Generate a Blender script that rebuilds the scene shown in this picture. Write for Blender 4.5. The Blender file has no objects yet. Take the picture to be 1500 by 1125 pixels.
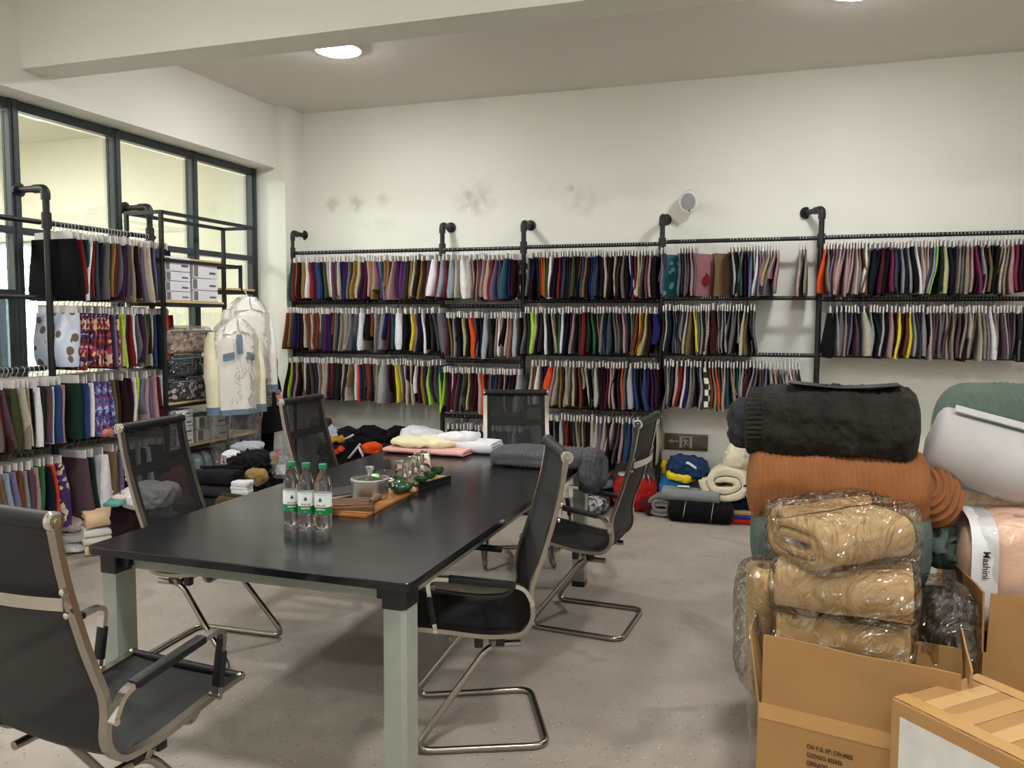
import bpy, bmesh, math, random
from math import sin, cos, pi, radians, sqrt, atan2
from mathutils import Vector, Matrix, noise
random.seed(7)
S = bpy.context.scene
C = S.collection
# ------------------------------------------------------------------ camera
YAW, PITCH, ROLL, FPX, EYE = 0.3216, 0.0769, 0.0052, 1197.0, 1.52
_f = Vector((-sin(YAW)*cos(PITCH), cos(YAW)*cos(PITCH), -sin(PITCH)))
_r = Vector((cos(YAW), sin(YAW), 0)); _u = _r.cross(_f)
_r2 = _r*cos(ROLL) + _u*sin(ROLL); _u2 = -_r*sin(ROLL) + _u*cos(ROLL)
cd = bpy.data.cameras.new('camera'); cam = bpy.data.objects.new('camera', cd); C.objects.link(cam)
m = Matrix.Identity(4)
for i in range(3):
    m[i][0] = _r2[i]; m[i][1] = _u2[i]; m[i][2] = -_f[i]
m[2][3] = EYE
cam.matrix_world = m
cd.sensor_width = 36; cd.lens = 36*FPX/1500; cd.clip_start = .05
S.camera = cam
# ------------------------------------------------------------------ world, exposure
w = bpy.data.worlds.new('daylight'); S.world = w; w.use_nodes = True
bg = w.node_tree.nodes['Background']
sky = w.node_tree.nodes.new('ShaderNodeTexSky'); sky.sky_type = 'NISHITA'
sky.sun_disc = False; sky.sun_elevation = radians(38); sky.sun_rotation = radians(200); sky.air_density = 1.2; sky.dust_density = 2.0
w.node_tree.links.new(sky.outputs[0], bg.inputs[0]); bg.inputs[1].default_value = 2.2
vs = S.view_settings
vs.view_transform = 'Standard'; vs.look = 'None'; vs.gamma = 1; vs.use_curve_mapping = False
vs.exposure = 0.95
LAMP = 85.0            # radiance of a ceiling lamp's diffuser
LAMP_COL = (1.0, .995, .975)
def P(px, py, x=None, y=None, z=None):
    """where the line of sight through a pixel of the photograph meets a plane of the room"""
    d = _r2*((px-750)/FPX) - _u2*((py-562.5)/FPX) + _f
    o = Vector((0, 0, EYE))
    if x is not None: t = x/d.x
    elif y is not None: t = y/d.y
    else: t = (z-EYE)/d.z
    return o + d*t
# ------------------------------------------------------------------ materials
MATS = {}
def lin(h):
    h = h.lstrip('#'); out = []
    for i in (0, 2, 4):
        c = int(h[i:i+2], 16)/255
        out.append(c/12.92 if c <= .04045 else ((c+.055)/1.055)**2.4)
    return (*out, 1)
def mat(name, col='#808080', rough=.6, metal=0, var=.0, vscale=6, bump=0, bscale=60, spec=.5, trans=0, ior=1.45, coat=0, emit=0, alpha=1, sheen=0):
    if name in MATS: return MATS[name]
    M = bpy.data.materials.new(name); M.use_nodes = True; MATS[name] = M
    nt = M.node_tree; b = nt.nodes['Principled BSDF']; N = nt.nodes.new; L = nt.links.new
    c = lin(col) if isinstance(col, str) else (*col, 1)
    b.inputs['Base Color'].default_value = c
    b.inputs['Roughness'].default_value = rough; b.inputs['Metallic'].default_value = metal
    b.inputs['Specular IOR Level'].default_value = spec; b.inputs['IOR'].default_value = ior
    b.inputs['Transmission Weight'].default_value = trans; b.inputs['Coat Weight'].default_value = coat
    b.inputs['Alpha'].default_value = alpha
    if sheen: b.inputs['Sheen Weight'].default_value = sheen
    if emit:
        b.inputs['Emission Color'].default_value = c; b.inputs['Emission Strength'].default_value = emit
    if var or bump:
        tc = N('ShaderNodeTexCoord')
    if var:
        n = N('ShaderNodeTexNoise'); n.inputs['Scale'].default_value = vscale; n.inputs['Detail'].default_value = 6
        L(tc.outputs['Object'], n.inputs['Vector'])
        r = N('ShaderNodeMapRange'); r.inputs[1].default_value = .3; r.inputs[2].default_value = .7
        r.inputs[3].default_value = 1-var; r.inputs[4].default_value = 1+var
        L(n.outputs['Fac'], r.inputs[0])
        mx = N('ShaderNodeMix'); mx.data_type = 'RGBA'; mx.blend_type = 'MULTIPLY'; mx.inputs[0].default_value = 1
        mx.inputs[6].default_value = c; L(r.outputs[0], mx.inputs[7]); L(mx.outputs[2], b.inputs['Base Color'])
    if bump:
        n2 = N('ShaderNodeTexNoise'); n2.inputs['Scale'].default_value = bscale; n2.inputs['Detail'].default_value = 4
        L(tc.outputs['Object'], n2.inputs['Vector'])
        bp = N('ShaderNodeBump'); bp.inputs['Strength'].default_value = bump; bp.inputs['Distance'].default_value = .01
        L(n2.outputs['Fac'], bp.inputs['Height']); L(bp.outputs[0], b.inputs['Normal'])
    return M
def ramp(nt, src, stops, interp='LINEAR'):
    r = nt.nodes.new('ShaderNodeValToRGB'); r.color_ramp.interpolation = interp
    el = r.color_ramp.elements
    while len(el) < len(stops): el.new(.5)
    for e, (p, c) in zip(el, stops): e.position = p; e.color = lin(c)
    nt.links.new(src, r.inputs[0]); return r
def pattern(name, kind, stops, scale=30, rough=.85, stretch=(1, 1, 1)):
    if name in MATS: return MATS[name]
    M = bpy.data.materials.new(name); M.use_nodes = True; MATS[name] = M
    nt = M.node_tree; b = nt.nodes['Principled BSDF']; b.inputs['Roughness'].default_value = rough
    tc = nt.nodes.new('ShaderNodeTexCoord'); mp = nt.nodes.new('ShaderNodeMapping'); mp.inputs['Scale'].default_value = stretch
    nt.links.new(tc.outputs['Object'], mp.inputs[0])
    if kind == 'voronoi':
        t = nt.nodes.new('ShaderNodeTexVoronoi'); t.inputs['Scale'].default_value = scale
        nt.links.new(mp.outputs[0], t.inputs['Vector']); src = t.outputs['Distance']
    elif kind == 'cells':
        t = nt.nodes.new('ShaderNodeTexVoronoi'); t.inputs['Scale'].default_value = scale
        nt.links.new(mp.outputs[0], t.inputs['Vector'])
        s = nt.nodes.new('ShaderNodeSeparateColor'); nt.links.new(t.outputs['Color'], s.inputs[0]); src = s.outputs[0]
    elif kind == 'checker':
        t = nt.nodes.new('ShaderNodeTexChecker'); t.inputs['Scale'].default_value = scale
        nt.links.new(mp.outputs[0], t.inputs['Vector']); src = t.outputs['Fac']
    elif kind == 'wave':
        t = nt.nodes.new('ShaderNodeTexWave'); t.inputs['Scale'].default_value = scale; t.inputs['Distortion'].default_value = 1.0
        nt.links.new(mp.outputs[0], t.inputs['Vector']); src = t.outputs['Fac']
    else:
        t = nt.nodes.new('ShaderNodeTexNoise'); t.inputs['Scale'].default_value = scale; t.inputs['Detail'].default_value = 3
        nt.links.new(mp.outputs[0], t.inputs['Vector']); src = t.outputs['Fac']
    r = ramp(nt, src, stops, 'CONSTANT' if kind in ('cells', 'checker') else 'LINEAR')
    nt.links.new(r.outputs[0], b.inputs['Base Color'])
    return M
def clear(name, tint=(1, 1, 1), gl=.12, rough=.08, bump=.6, bscale=25, opac=0, opcol='#d0d4d8'):
    """clear plastic film: mostly see-through with crinkled highlights"""
    if name in MATS: return MATS[name]
    M = bpy.data.materials.new(name); M.use_nodes = True; MATS[name] = M
    nt = M.node_tree; nt.nodes.remove(nt.nodes['Principled BSDF']); out = nt.nodes['Material Output']
    N = nt.nodes.new; L = nt.links.new
    t = N('ShaderNodeBsdfTransparent'); t.inputs[0].default_value = (*tint, 1)
    g = N('ShaderNodeBsdfGlossy'); g.inputs['Roughness'].default_value = rough
    lw = N('ShaderNodeLayerWeight'); lw.inputs['Blend'].default_value = .35
    mr = N('ShaderNodeMapRange'); mr.inputs[3].default_value = gl; mr.inputs[4].default_value = min(1, gl+.5)
    L(lw.outputs['Fresnel'], mr.inputs[0])
    mx = N('ShaderNodeMixShader'); L(mr.outputs[0], mx.inputs[0]); L(t.outputs[0], mx.inputs[1]); L(g.outputs[0], mx.inputs[2])
    if bump:
        tc = N('ShaderNodeTexCoord'); n = N('ShaderNodeTexNoise'); n.inputs['Scale'].default_value = bscale; n.inputs['Detail'].default_value = 2.5; n.inputs['Distortion'].default_value = 2.2
        L(tc.outputs['Object'], n.inputs['Vector']); bp = N('ShaderNodeBump'); bp.inputs['Strength'].default_value = bump; bp.inputs['Distance'].default_value = .09
        L(n.outputs['Fac'], bp.inputs['Height']); L(bp.outputs[0], g.inputs['Normal']); L(bp.outputs[0], lw.inputs['Normal'])
    last = mx.outputs[0]
    if opac:
        d = N('ShaderNodeBsdfDiffuse'); d.inputs[0].default_value = lin(opcol)
        m2 = N('ShaderNodeMixShader'); m2.inputs[0].default_value = opac; L(last, m2.inputs[1]); L(d.outputs[0], m2.inputs[2]); last = m2.outputs[0]
    L(last, out.inputs['Surface']); return M
def netting(name, col, open_):
    if name in MATS: return MATS[name]
    M = bpy.data.materials.new(name); M.use_nodes = True; MATS[name] = M
    nt = M.node_tree; b = nt.nodes['Principled BSDF']; out = nt.nodes['Material Output']
    b.inputs['Base Color'].default_value = lin(col); b.inputs['Roughness'].default_value = .65
    t = nt.nodes.new('ShaderNodeBsdfTransparent'); mx = nt.nodes.new('ShaderNodeMixShader'); mx.inputs[0].default_value = 1-open_
    nt.links.new(t.outputs[0], mx.inputs[1]); nt.links.new(b.outputs[0], mx.inputs[2]); nt.links.new(mx.outputs[0], out.inputs['Surface'])
    return M
# ------------------------------------------------------------------ mesh building
class MB:
    def __init__(s): s.v = []; s.f = []; s.m = []
    def add(s, vs, fs, m=0):
        o = len(s.v); s.v += [tuple(p) for p in vs]; s.f += [tuple(i+o for i in f) for f in fs]; s.m += [m]*len(fs); return s
    def box(s, c, d, rot=None, m=0):
        hx, hy, hz = d[0]/2, d[1]/2, d[2]/2
        vs = [Vector((x*hx, y*hy, z*hz)) for z in (-1, 1) for y in (-1, 1) for x in (-1, 1)]
        if rot is not None: vs = [rot @ p for p in vs]
        vs = [p+Vector(c) for p in vs]
        return s.add(vs, [(0, 2, 3, 1), (4, 5, 7, 6), (0, 1, 5, 4), (2, 6, 7, 3), (0, 4, 6, 2), (1, 3, 7, 5)], m)
    def tube(s, pts, r, n=8, m=0, closed=False, flat=None):
        pts = [Vector(p) for p in pts]; k = len(pts); vs = []; fs = []
        rr = r if isinstance(r, (list, tuple)) else [r]*k
        up = None
        for i, p in enumerate(pts):
            a = pts[i-1] if (i or closed) else p; b = pts[(i+1) % k] if (i < k-1 or closed) else p
            d = (b-a).normalized()
            if up is None:
                up = d.orthogonal().normalized() if flat is None else Vector(flat[2])
            up = (up - d*up.dot(d)).normalized(); sd = d.cross(up)
            for j in range(n):
                t = 2*pi*j/n
                if flat is None: vs.append(p + (up*cos(t)+sd*sin(t))*rr[i])
                else:
                    t += pi/n; q = [(1, 1), (-1, 1), (-1, -1), (1, -1)][j % 4]
                    vs.append(p + up*q[0]*flat[0]/2 + sd*q[1]*flat[1]/2)
        for i in range(k if closed else k-1):
            for j in range(n):
                a = i*n+j; b = i*n+(j+1) % n; c = ((i+1) % k)*n+(j+1) % n; d = ((i+1) % k)*n+j
                fs.append((a, b, c, d))
        if not closed: fs += [tuple(range(n-1, -1, -1)), tuple(range((k-1)*n, k*n))]
        return s.add(vs, fs, m)
    def bar(s, a, b, w, h, m=0, up=(0, 0, 1)):
        return s.tube([a, b], 0, 4, m, flat=(h, w, up))
    def lathe(s, prof, n=24, c=(0, 0, 0), M=None, m=0, cap=True):
        vs = []; fs = []; k = len(prof)
        for (r, z) in prof:
            for j in range(n):
                t = 2*pi*j/n; p = Vector((r*cos(t), r*sin(t), z))
                if M is not None: p = M @ p
                vs.append(p+Vector(c))
        for i in range(k-1):
            for j in range(n):
                fs.append((i*n+j, i*n+(j+1) % n, (i+1)*n+(j+1) % n, (i+1)*n+j))
        if cap: fs += [tuple(range(n-1, -1, -1)), tuple(range((k-1)*n, k*n))]
        return s.add(vs, fs, m)
    def grid(s, fn, nu, nv, m=0, wu=False, wv=False):
        vs = [fn(i/(nu if wu else nu-1), j/(nv if wv else nv-1)) for i in range(nu) for j in range(nv)]; fs = []
        for i in range(nu if wu else nu-1):
            for j in range(nv if wv else nv-1):
                fs.append((i*nv+j, ((i+1) % nu)*nv+j, ((i+1) % nu)*nv+(j+1) % nv, i*nv+(j+1) % nv))
        return s.add(vs, fs, m)
    def prism(s, poly, d, M=None, c=(0, 0, 0), m=0):
        """polygon in x,z extruded d along y"""
        n = len(poly); vs = []
        for y in (0, d):
            for (x, z) in poly:
                p = Vector((x, y, z)); p = M @ p if M is not None else p; vs.append(p+Vector(c))
        return s.add(vs, [tuple(range(n)), tuple(range(2*n-1, n-1, -1))]+[(i, i+n, (i+1) % n+n, (i+1) % n) for i in range(n)], m)
    def soft(s, d, p=4, seg=(14, 12, 8), fn=None, c=(0, 0, 0), M=None, m=0, base=True):
        """rounded pillow of size d standing on z=0 (base) with outward displacement fn(unit point)"""
        nx, ny, nz = seg; idx = {}; vs = []; fs = []
        def vert(i, j, k):
            key = (i, j, k)
            if key in idx: return idx[key]
            q = Vector((2*i/nx-1, 2*j/ny-1, 2*k/nz-1))
            l = (abs(q.x)**p+abs(q.y)**p+abs(q.z)**p)**(1/p); q = q/l
            o = Vector((q.x*d[0]/2, q.y*d[1]/2, q.z*d[2]/2))
            if fn:
                g = Vector((q.x/d[0], q.y/d[1], q.z/d[2])).normalized(); o = o + g*fn(q, o)
            if base:
                o.z += d[2]/2; o.z = max(o.z, 0)
            if M is not None: o = M @ o
            idx[key] = len(vs); vs.append(o+Vector(c)); return idx[key]
        for i in range(nx):
            for j in range(ny):
                for k, fl in ((0, 1), (nz, 0)):
                    q = [vert(i, j, k), vert(i+1, j, k), vert(i+1, j+1, k), vert(i, j+1, k)]; fs.append(tuple(q[::-1] if fl else q))
        for i in range(nx):
            for k in range(nz):
                for j, fl in ((0, 0), (ny, 1)):
                    q = [vert(i, j, k), vert(i+1, j, k), vert(i+1, j, k+1), vert(i, j, k+1)]; fs.append(tuple(q[::-1] if fl else q))
        for j in range(ny):
            for k in range(nz):
                for i, fl in ((0, 1), (nx, 0)):
                    q = [vert(i, j, k), vert(i, j+1, k), vert(i, j+1, k+1), vert(i, j, k+1)]; fs.append(tuple(q[::-1] if fl else q))
        return s.add(vs, fs, m)
    def xform(s, M, start=0):
        for i in range(start, len(s.v)): s.v[i] = tuple(M @ Vector(s.v[i]))
        return s
    def build(s, name, mats, parent=None, smooth=True, bevel=0, world=False, ang=40, subsurf=0):
        me = bpy.data.meshes.new(name); me.from_pydata(s.v, [], s.f)
        if not isinstance(mats, (list, tuple)): mats = [mats]
        for M in mats: me.materials.append(M)
        if len(mats) > 1: me.polygons.foreach_set('material_index', s.m)
        if bevel:
            bm = bmesh.new(); bm.from_mesh(me)
            es = [e for e in bm.edges if len(e.link_faces) == 2 and e.calc_face_angle(0) > .6]
            bmesh.ops.bevel(bm, geom=es, offset=bevel, segments=2, affect='EDGES', profile=.5); bm.to_mesh(me); bm.free()
        if smooth:
            me.polygons.foreach_set('use_smooth', [True]*len(me.polygons)); me.set_sharp_from_angle(angle=radians(ang))
        me.update()
        o = bpy.data.objects.new(name, me); C.objects.link(o)
        if subsurf:
            md = o.modifiers.new('smooth', 'SUBSURF'); md.levels = md.render_levels = subsurf
        if parent is not None:
            o.parent = parent
            if world:
                p = parent; q = Vector(p.location)
                while p.parent is not None: p = p.parent; q += p.location
                o.location = -q
        return o
def tag(o, label, cat, group=None, kind=None):
    o['label'] = label
    if cat: o['category'] = cat
    if group: o['group'] = group
    if kind: o['kind'] = kind
    return o
def thing(name, label, cat, loc=(0, 0, 0), rz=0, group=None):
    o = bpy.data.objects.new(name, None); o.empty_display_size = .05; C.objects.link(o)
    o.location = loc; o.rotation_euler = (0, 0, rz)
    return tag(o, label, cat, group)
def struct(name, mb, M, label, cat='room', **k):
    return tag(mb.build(name, M, **k), label, cat, kind='structure')
def dup(root, loc, rz, label, group=None):
    r = root.copy(); C.objects.link(r); r.location = loc; r.rotation_euler = (0, 0, rz); r['label'] = label
    if group: r['group'] = group
    def rec(a, b):
        for ch in list(a.children):
            c = ch.copy(); C.objects.link(c); c.parent = b; rec(ch, c)
    rec(root, r); return r
def arc(pts, k=5):
    """round the inner corners of a polyline: pts = [(point, radius)]"""
    out = []
    for i, (p, r) in enumerate(pts):
        p = Vector(p)
        if r == 0 or i in (0, len(pts)-1): out.append(p); continue
        a = (Vector(pts[i-1][0])-p); b = (Vector(pts[i+1][0])-p)
        d = min(r, a.length*.49, b.length*.49); A = p+a.normalized()*d; B = p+b.normalized()*d
        for j in range(k+1):
            t = j/k; out.append(A*(1-t)**2+p*2*t*(1-t)+B*t*t)
    return out
def fbm(p, s=1, o=3):
    v = 0; a = 1
    for i in range(o): v += a*noise.noise(Vector(p)*s); s *= 2.03; a *= .5
    return v
def text_mesh(mb, s, size, M, depth=.0006, m=0, bend=None, bold=0):
    cu = bpy.data.curves.new('lettering', 'FONT'); cu.body = s; cu.size = size; cu.extrude = depth; cu.resolution_u = 2; cu.offset = bold
    ob = bpy.data.objects.new('lettering', cu); C.objects.link(ob)
    bpy.context.view_layer.update()
    me = bpy.data.meshes.new_from_object(ob.evaluated_get(bpy.context.evaluated_depsgraph_get()))
    vs = [v.co.copy() for v in me.vertices]; fs = [tuple(p.vertices) for p in me.polygons]
    bpy.data.objects.remove(ob); bpy.data.meshes.remove(me)
    if bend: vs = [bend(v) for v in vs]
    mb.add([M @ v for v in vs], fs, m)
def RX(a): return Matrix.Rotation(a, 4, 'X')
def RY(a): return Matrix.Rotation(a, 4, 'Y')
def RZ(a): return Matrix.Rotation(a, 4, 'Z')
def T(*a): return Matrix.Translation(Vector(a))
def frame(o, ex, ey):
    """matrix with origin o, local x along ex, local y near ey"""
    ex = Vector(ex).normalized(); ez = ex.cross(Vector(ey)).normalized(); ey = ez.cross(ex)
    M = Matrix.Identity(4)
    for i in range(3): M[i][0] = ex[i]; M[i][1] = ey[i]; M[i][2] = ez[i]; M[i][3] = o[i]
    return M

# materials of the room
def wall_paint():
    M = mat('wall_paint', '#e3e2da', .85, var=.02, vscale=2, bump=.03, bscale=40)
    nt = M.node_tree; N = nt.nodes.new; L = nt.links.new
    b = nt.nodes['Principled BSDF']; src = b.inputs['Base Color'].links[0].from_socket
    g = N('ShaderNodeNewGeometry'); nz = N('ShaderNodeTexNoise'); nz.inputs['Scale'].default_value = 11; nz.inputs['Detail'].default_value = 5
    L(g.outputs['Position'], nz.inputs['Vector'])
    acc = None
    for (px, py, rx, rz, am) in ((695, 292, .24, .19, 1), (486, 300, .11, .09, .8), (522, 297, .10, .11, .9), (560, 294, .08, .09, .7), (835, 275, .05, .05, .9), (858, 298, .24, .17, .5), (560, 330, .3, .1, .25)):
        c = P(px, py, y=6.8)
        sub = N('ShaderNodeVectorMath'); sub.operation = 'SUBTRACT'; sub.inputs[1].default_value = c; L(g.outputs['Position'], sub.inputs[0])
        sc = N('ShaderNodeVectorMath'); sc.operation = 'MULTIPLY'; sc.inputs[1].default_value = (1/rx, 1, 1/rz); L(sub.outputs[0], sc.inputs[0])
        ln = N('ShaderNodeVectorMath'); ln.operation = 'LENGTH'; L(sc.outputs[0], ln.inputs[0])
        mr = N('ShaderNodeMapRange'); mr.inputs[1].default_value = 1; mr.inputs[2].default_value = .35; mr.inputs[3].default_value = 0; mr.inputs[4].default_value = am
        L(ln.outputs['Value'], mr.inputs[0])
        if acc is None: acc = mr.outputs[0]
        else:
            mx = N('ShaderNodeMath'); mx.operation = 'MAXIMUM'; L(acc, mx.inputs[0]); L(mr.outputs[0], mx.inputs[1]); acc = mx.outputs[0]
    th = N('ShaderNodeMapRange'); th.inputs[1].default_value = .36; th.inputs[2].default_value = .62; L(nz.outputs['Fac'], th.inputs[0])
    mu = N('ShaderNodeMath'); mu.operation = 'MULTIPLY'; L(acc, mu.inputs[0]); L(th.outputs[0], mu.inputs[1])
    m2 = N('ShaderNodeMath'); m2.operation = 'MULTIPLY'; m2.inputs[1].default_value = .42; L(mu.outputs[0], m2.inputs[0])
    mx = N('ShaderNodeMix'); mx.data_type = 'RGBA'; L(m2.outputs[0], mx.inputs[0]); L(src, mx.inputs[6]); mx.inputs[7].default_value = lin('#8a8272')
    L(mx.outputs[2], b.inputs['Base Color'])
    return M
def floor_mat():
    M = bpy.data.materials.new('speckled_floor'); M.use_nodes = True; nt = M.node_tree; N = nt.nodes.new; L = nt.links.new
    b = nt.nodes['Principled BSDF']; tc = N('ShaderNodeTexCoord')
    n = N('ShaderNodeTexNoise'); n.inputs['Scale'].default_value = 1.6; n.inputs['Detail'].default_value = 8; n.inputs['Roughness'].default_value = .65
    L(tc.outputs['Object'], n.inputs['Vector'])
    r = ramp(nt, n.outputs['Fac'], [(.3, '#958b80'), (.5, '#a69c91'), (.72, '#b3aa9f')])
    v = N('ShaderNodeTexVoronoi'); v.inputs['Scale'].default_value = 55; L(tc.outputs['Object'], v.inputs['Vector'])
    s = N('ShaderNodeSeparateColor'); L(v.outputs['Color'], s.inputs[0])
    def spots(lo, hi, th):
        a = N('ShaderNodeMath'); a.operation = 'LESS_THAN'; a.inputs[1].default_value = th; L(v.outputs['Distance'], a.inputs[0])
        c = N('ShaderNodeMath'); c.operation = 'COMPARE'; c.inputs[1].default_value = (lo+hi)/2; c.inputs[2].default_value = (hi-lo)/2; L(s.outputs[0], c.inputs[0])
        d = N('ShaderNodeMath'); d.operation = 'MULTIPLY'; L(a.outputs[0], d.inputs[0]); L(c.outputs[0], d.inputs[1]); return d.outputs[0]
    m1 = N('ShaderNodeMix'); m1.data_type = 'RGBA'; L(spots(0, .16, .2), m1.inputs[0]); L(r.outputs[0], m1.inputs[6]); m1.inputs[7].default_value = lin('#6a5f54')
    m2 = N('ShaderNodeMix'); m2.data_type = 'RGBA'; L(spots(.8, .92, .22), m2.inputs[0]); L(m1.outputs[2], m2.inputs[6]); m2.inputs[7].default_value = lin('#c9c0b4')
    st = N('ShaderNodeTexNoise'); st.inputs['Scale'].default_value = 3.2; st.inputs['Detail'].default_value = 5; st.inputs['Distortion'].default_value = .8; L(tc.outputs['Object'], st.inputs['Vector'])
    sm = N('ShaderNodeMapRange'); sm.inputs[1].default_value = .58; sm.inputs[2].default_value = .68; sm.inputs[3].default_value = 1; sm.inputs[4].default_value = .80; L(st.outputs['Fac'], sm.inputs[0])
    m3 = N('ShaderNodeMix'); m3.data_type = 'RGBA'; m3.blend_type = 'MULTIPLY'; m3.inputs[0].default_value = 1; L(m2.outputs[2], m3.inputs[6]); L(sm.outputs[0], m3.inputs[7])
    L(m3.outputs[2], b.inputs['Base Color'])
    rr = N('ShaderNodeMapRange'); rr.inputs[3].default_value = .38; rr.inputs[4].default_value = .62; L(n.outputs['Fac'], rr.inputs[0]); L(rr.outputs[0], b.inputs['Roughness'])
    return M
paint = wall_paint()
ceil_paint = mat('ceiling_paint', '#ddd7cf', .9, var=.02, vscale=1.5)
black_metal = mat('black_pipe', '#1b1b1c', .45, spec=.5, var=.15, vscale=20)
frame_metal = mat('dark_window_frame', '#3a4145', .5)
chrome = mat('chrome', '#c9c6c0', .16, metal=1, var=.05)
satin = mat('satin_steel', '#a39d95', .24, metal=1)
leather = mat('black_sleeve', '#161618', .5, spec=.4)
cardboard = mat('cardboard', '#a37c4c', .85, var=.07, vscale=5, bump=.06, bscale=80)
tape = mat('packing_tape', '#b98f58', .25, var=.04, spec=.6)
film = clear('clear_film', gl=.10, rough=.1, bump=1.0, bscale=6.5)
film_soft = clear('soft_film', gl=.02, rough=.2, bump=.35, bscale=8, opac=.03, opcol='#d9dee2')
film_dull = clear('dull_film', gl=.05, rough=.22, bump=.8, bscale=12, opac=.13, opcol='#c3c8cc')
glass = mat('clear_glass', '#ffffff', .0, trans=1, ior=1.45)
# ================================================================== THE ROOM
XW, XR, YB, YF, ZC = -4.69, 3.3, 6.8, -3.2, 3.447
fl = MB(); fl.box(((XW+XR)/2-.05, (YB+YF)/2, -.05), (XR-XW+.1, YB-YF, .1)); struct('floor', fl, floor_mat(), 'worn grey-brown speckled floor', 'floor', smooth=False)
c = MB(); c.box(((XW+XR)/2, (YB+YF)/2, ZC+.06), (XR-XW+.3, YB-YF+.3, .12)); struct('ceiling', c, ceil_paint, 'flat off-white ceiling', 'ceiling', smooth=False)
c = MB(); c.box(((XW+XR)/2, YB+.06, ZC/2), (XR-XW+.3, .12, ZC)); struct('wall_back', c, paint, 'off-white back wall with grey damp stains', 'wall', smooth=False)
c = MB(); c.box((XR+.06, (YB+YF)/2, ZC/2), (.12, YB-YF, ZC)); struct('wall_right', c, paint, 'off-white right wall', 'wall', smooth=False)
c = MB(); c.box(((XW+XR)/2, YF-.06, ZC/2), (XR-XW+.3, .12, ZC)); struct('wall_front', c, paint, 'off-white wall behind the viewer', 'wall', smooth=False)
WY0, WY1 = 2.3, 6.5
c = MB()
c.box((XW-.06, (WY0+WY1)/2, .45), (.12, WY1-WY0, .9))            # low wall under the glass
c.box((XW+.06, (YF+WY0)/2, ZC/2), (.36, WY0-YF, ZC))             # solid wall nearer the viewer
struct('wall_left', c, paint, 'off-white left wall below and beside the glass partition', 'wall', smooth=False)
c = MB(); c.box(((-4.45+XW-.2)/2, (WY0+WY1)/2, (2.9+ZC)/2), (XW*-1+.2-4.45, WY1-WY0, ZC-2.9)); struct('trim_1', c, paint, 'deep beam over the glass partition', 'beam', smooth=False)
c = MB(); c.box(((-4.45+XR)/2, (3.89+4.12)/2, (3.032+ZC)/2), (XR+4.45, .23, ZC-3.032)); struct('trim_2', c, paint, 'ceiling beam crossing the room', 'beam', smooth=False)
c = MB(); c.box(((XW-.2-4.35)/2, 6.65, ZC/2), (4.69+.2-4.35, .3, ZC)); struct('trim_3', c, paint, 'square corner pillar', 'pillar', smooth=False)
# ---- glass partition to the next room
win = thing('window_1', 'dark metal framed glass partition in the left wall', 'window', (XW, 4.4, .9)); win['kind'] = 'structure'
MY = [2.33, 3.16, 4.0, 4.84, 5.67, 6.47]
for y in MY:
    b = MB(); b.box((0, y-4.4, 1.0), (.07, .07, 2.0)); b.box((.037, y-4.4, 1.0), (.02, .03, 1.96)); b.build('mullion', frame_metal, win, smooth=False, bevel=.004)
for z in (.93, 1.68, 2.08, 2.865):
    for i in range(5):
        if z == 1.68 and i > 1: continue
        b = MB(); b.box((0, (MY[i]+MY[i+1])/2-4.4, z-.9), (.06, MY[i+1]-MY[i]-.07, .06 if z > 2.5 or z < 1 else .045)); b.build('transom', frame_metal, win, smooth=False)
pane = clear('window_pane', (.93, .96, .93), gl=.04, rough=.02, bump=0)
frost = clear('frosted_pane', (.33, .36, .35), gl=.05, rough=.2, bump=.2, opac=.35, opcol='#6f7775')
for i in range(5):
    cuts = [.96, 1.66, 2.06, 2.835] if i < 2 else [.96, 2.06, 2.835]
    for a, z in zip(cuts, cuts[1:]):
        b = MB(); b.box((-.01, (MY[i]+MY[i+1])/2-4.4, (a+z)/2-.9), (.008, MY[i+1]-MY[i]-.07, z-a-.03 if a > 1 else z-a-.01))
        q = b.build('pane', frost if (i < 2 and a < 1.5) else pane, win, smooth=False)
        if i < 2 and a < 1.5: q['label'] = 'frosted dark pane'
# ---- the next room seen through the glass
hall_paint = mat('hall_paint', '#dcd8c6', .9, var=.02)
HX, HY = -10.5, 7.0
c = MB(); c.box(((HX+XW)/2-.06, 4.0, -.05), (XW-HX, 7.2, .1)); struct('floor_2', c, mat('hall_floor', '#7d756c', .6), 'floor of the next room', 'floor', smooth=False)
c = MB(); c.box(((HX+XW)/2-.06, 4.0, ZC+.06), (XW-HX-.15, 7.2, .12)); struct('ceiling_2', c, hall_paint, 'ceiling of the next room', 'ceiling', smooth=False)
ox0, ox1, oz0, oz1 = -10.2, -7.75, .9, 2.38
c = MB()
for (x0, x1, z0, z1) in ((HX, ox0, 0, ZC), (ox1, XW-.2, 0, ZC), (ox0, ox1, 0, oz0), (ox0, ox1, oz1, ZC)):
    c.box(((x0+x1)/2, HY+.08, (z0+z1)/2), (x1-x0, .16, z1-z0))
struct('wall_far', c, hall_paint, 'cream wall of the next room with a bright window', 'wall', smooth=False)
c = MB(); c.box((HX-.06, 4.0, ZC/2), (.12, 6.2, ZC)); c.box(((HX+XW)/2-.06, .9, ZC/2), (XW-HX, .12, ZC)); struct('wall_beyond', c, hall_paint, 'other cream walls of the next room', 'wall', smooth=False)
w2 = thing('window_2', 'bright daylit window in the next room', 'window', (-9, HY, .9)); w2['kind'] = 'structure'
white_frame = mat('white_window_frame', '#c9d3d6', .5)
for x in (ox0+.03, -9.35, -8.55, ox1-.03):
    b = MB(); b.box((x+9, .08, .74), (.06, .08, 1.48)); b.build('mullion', white_frame, w2, smooth=False)
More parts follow.
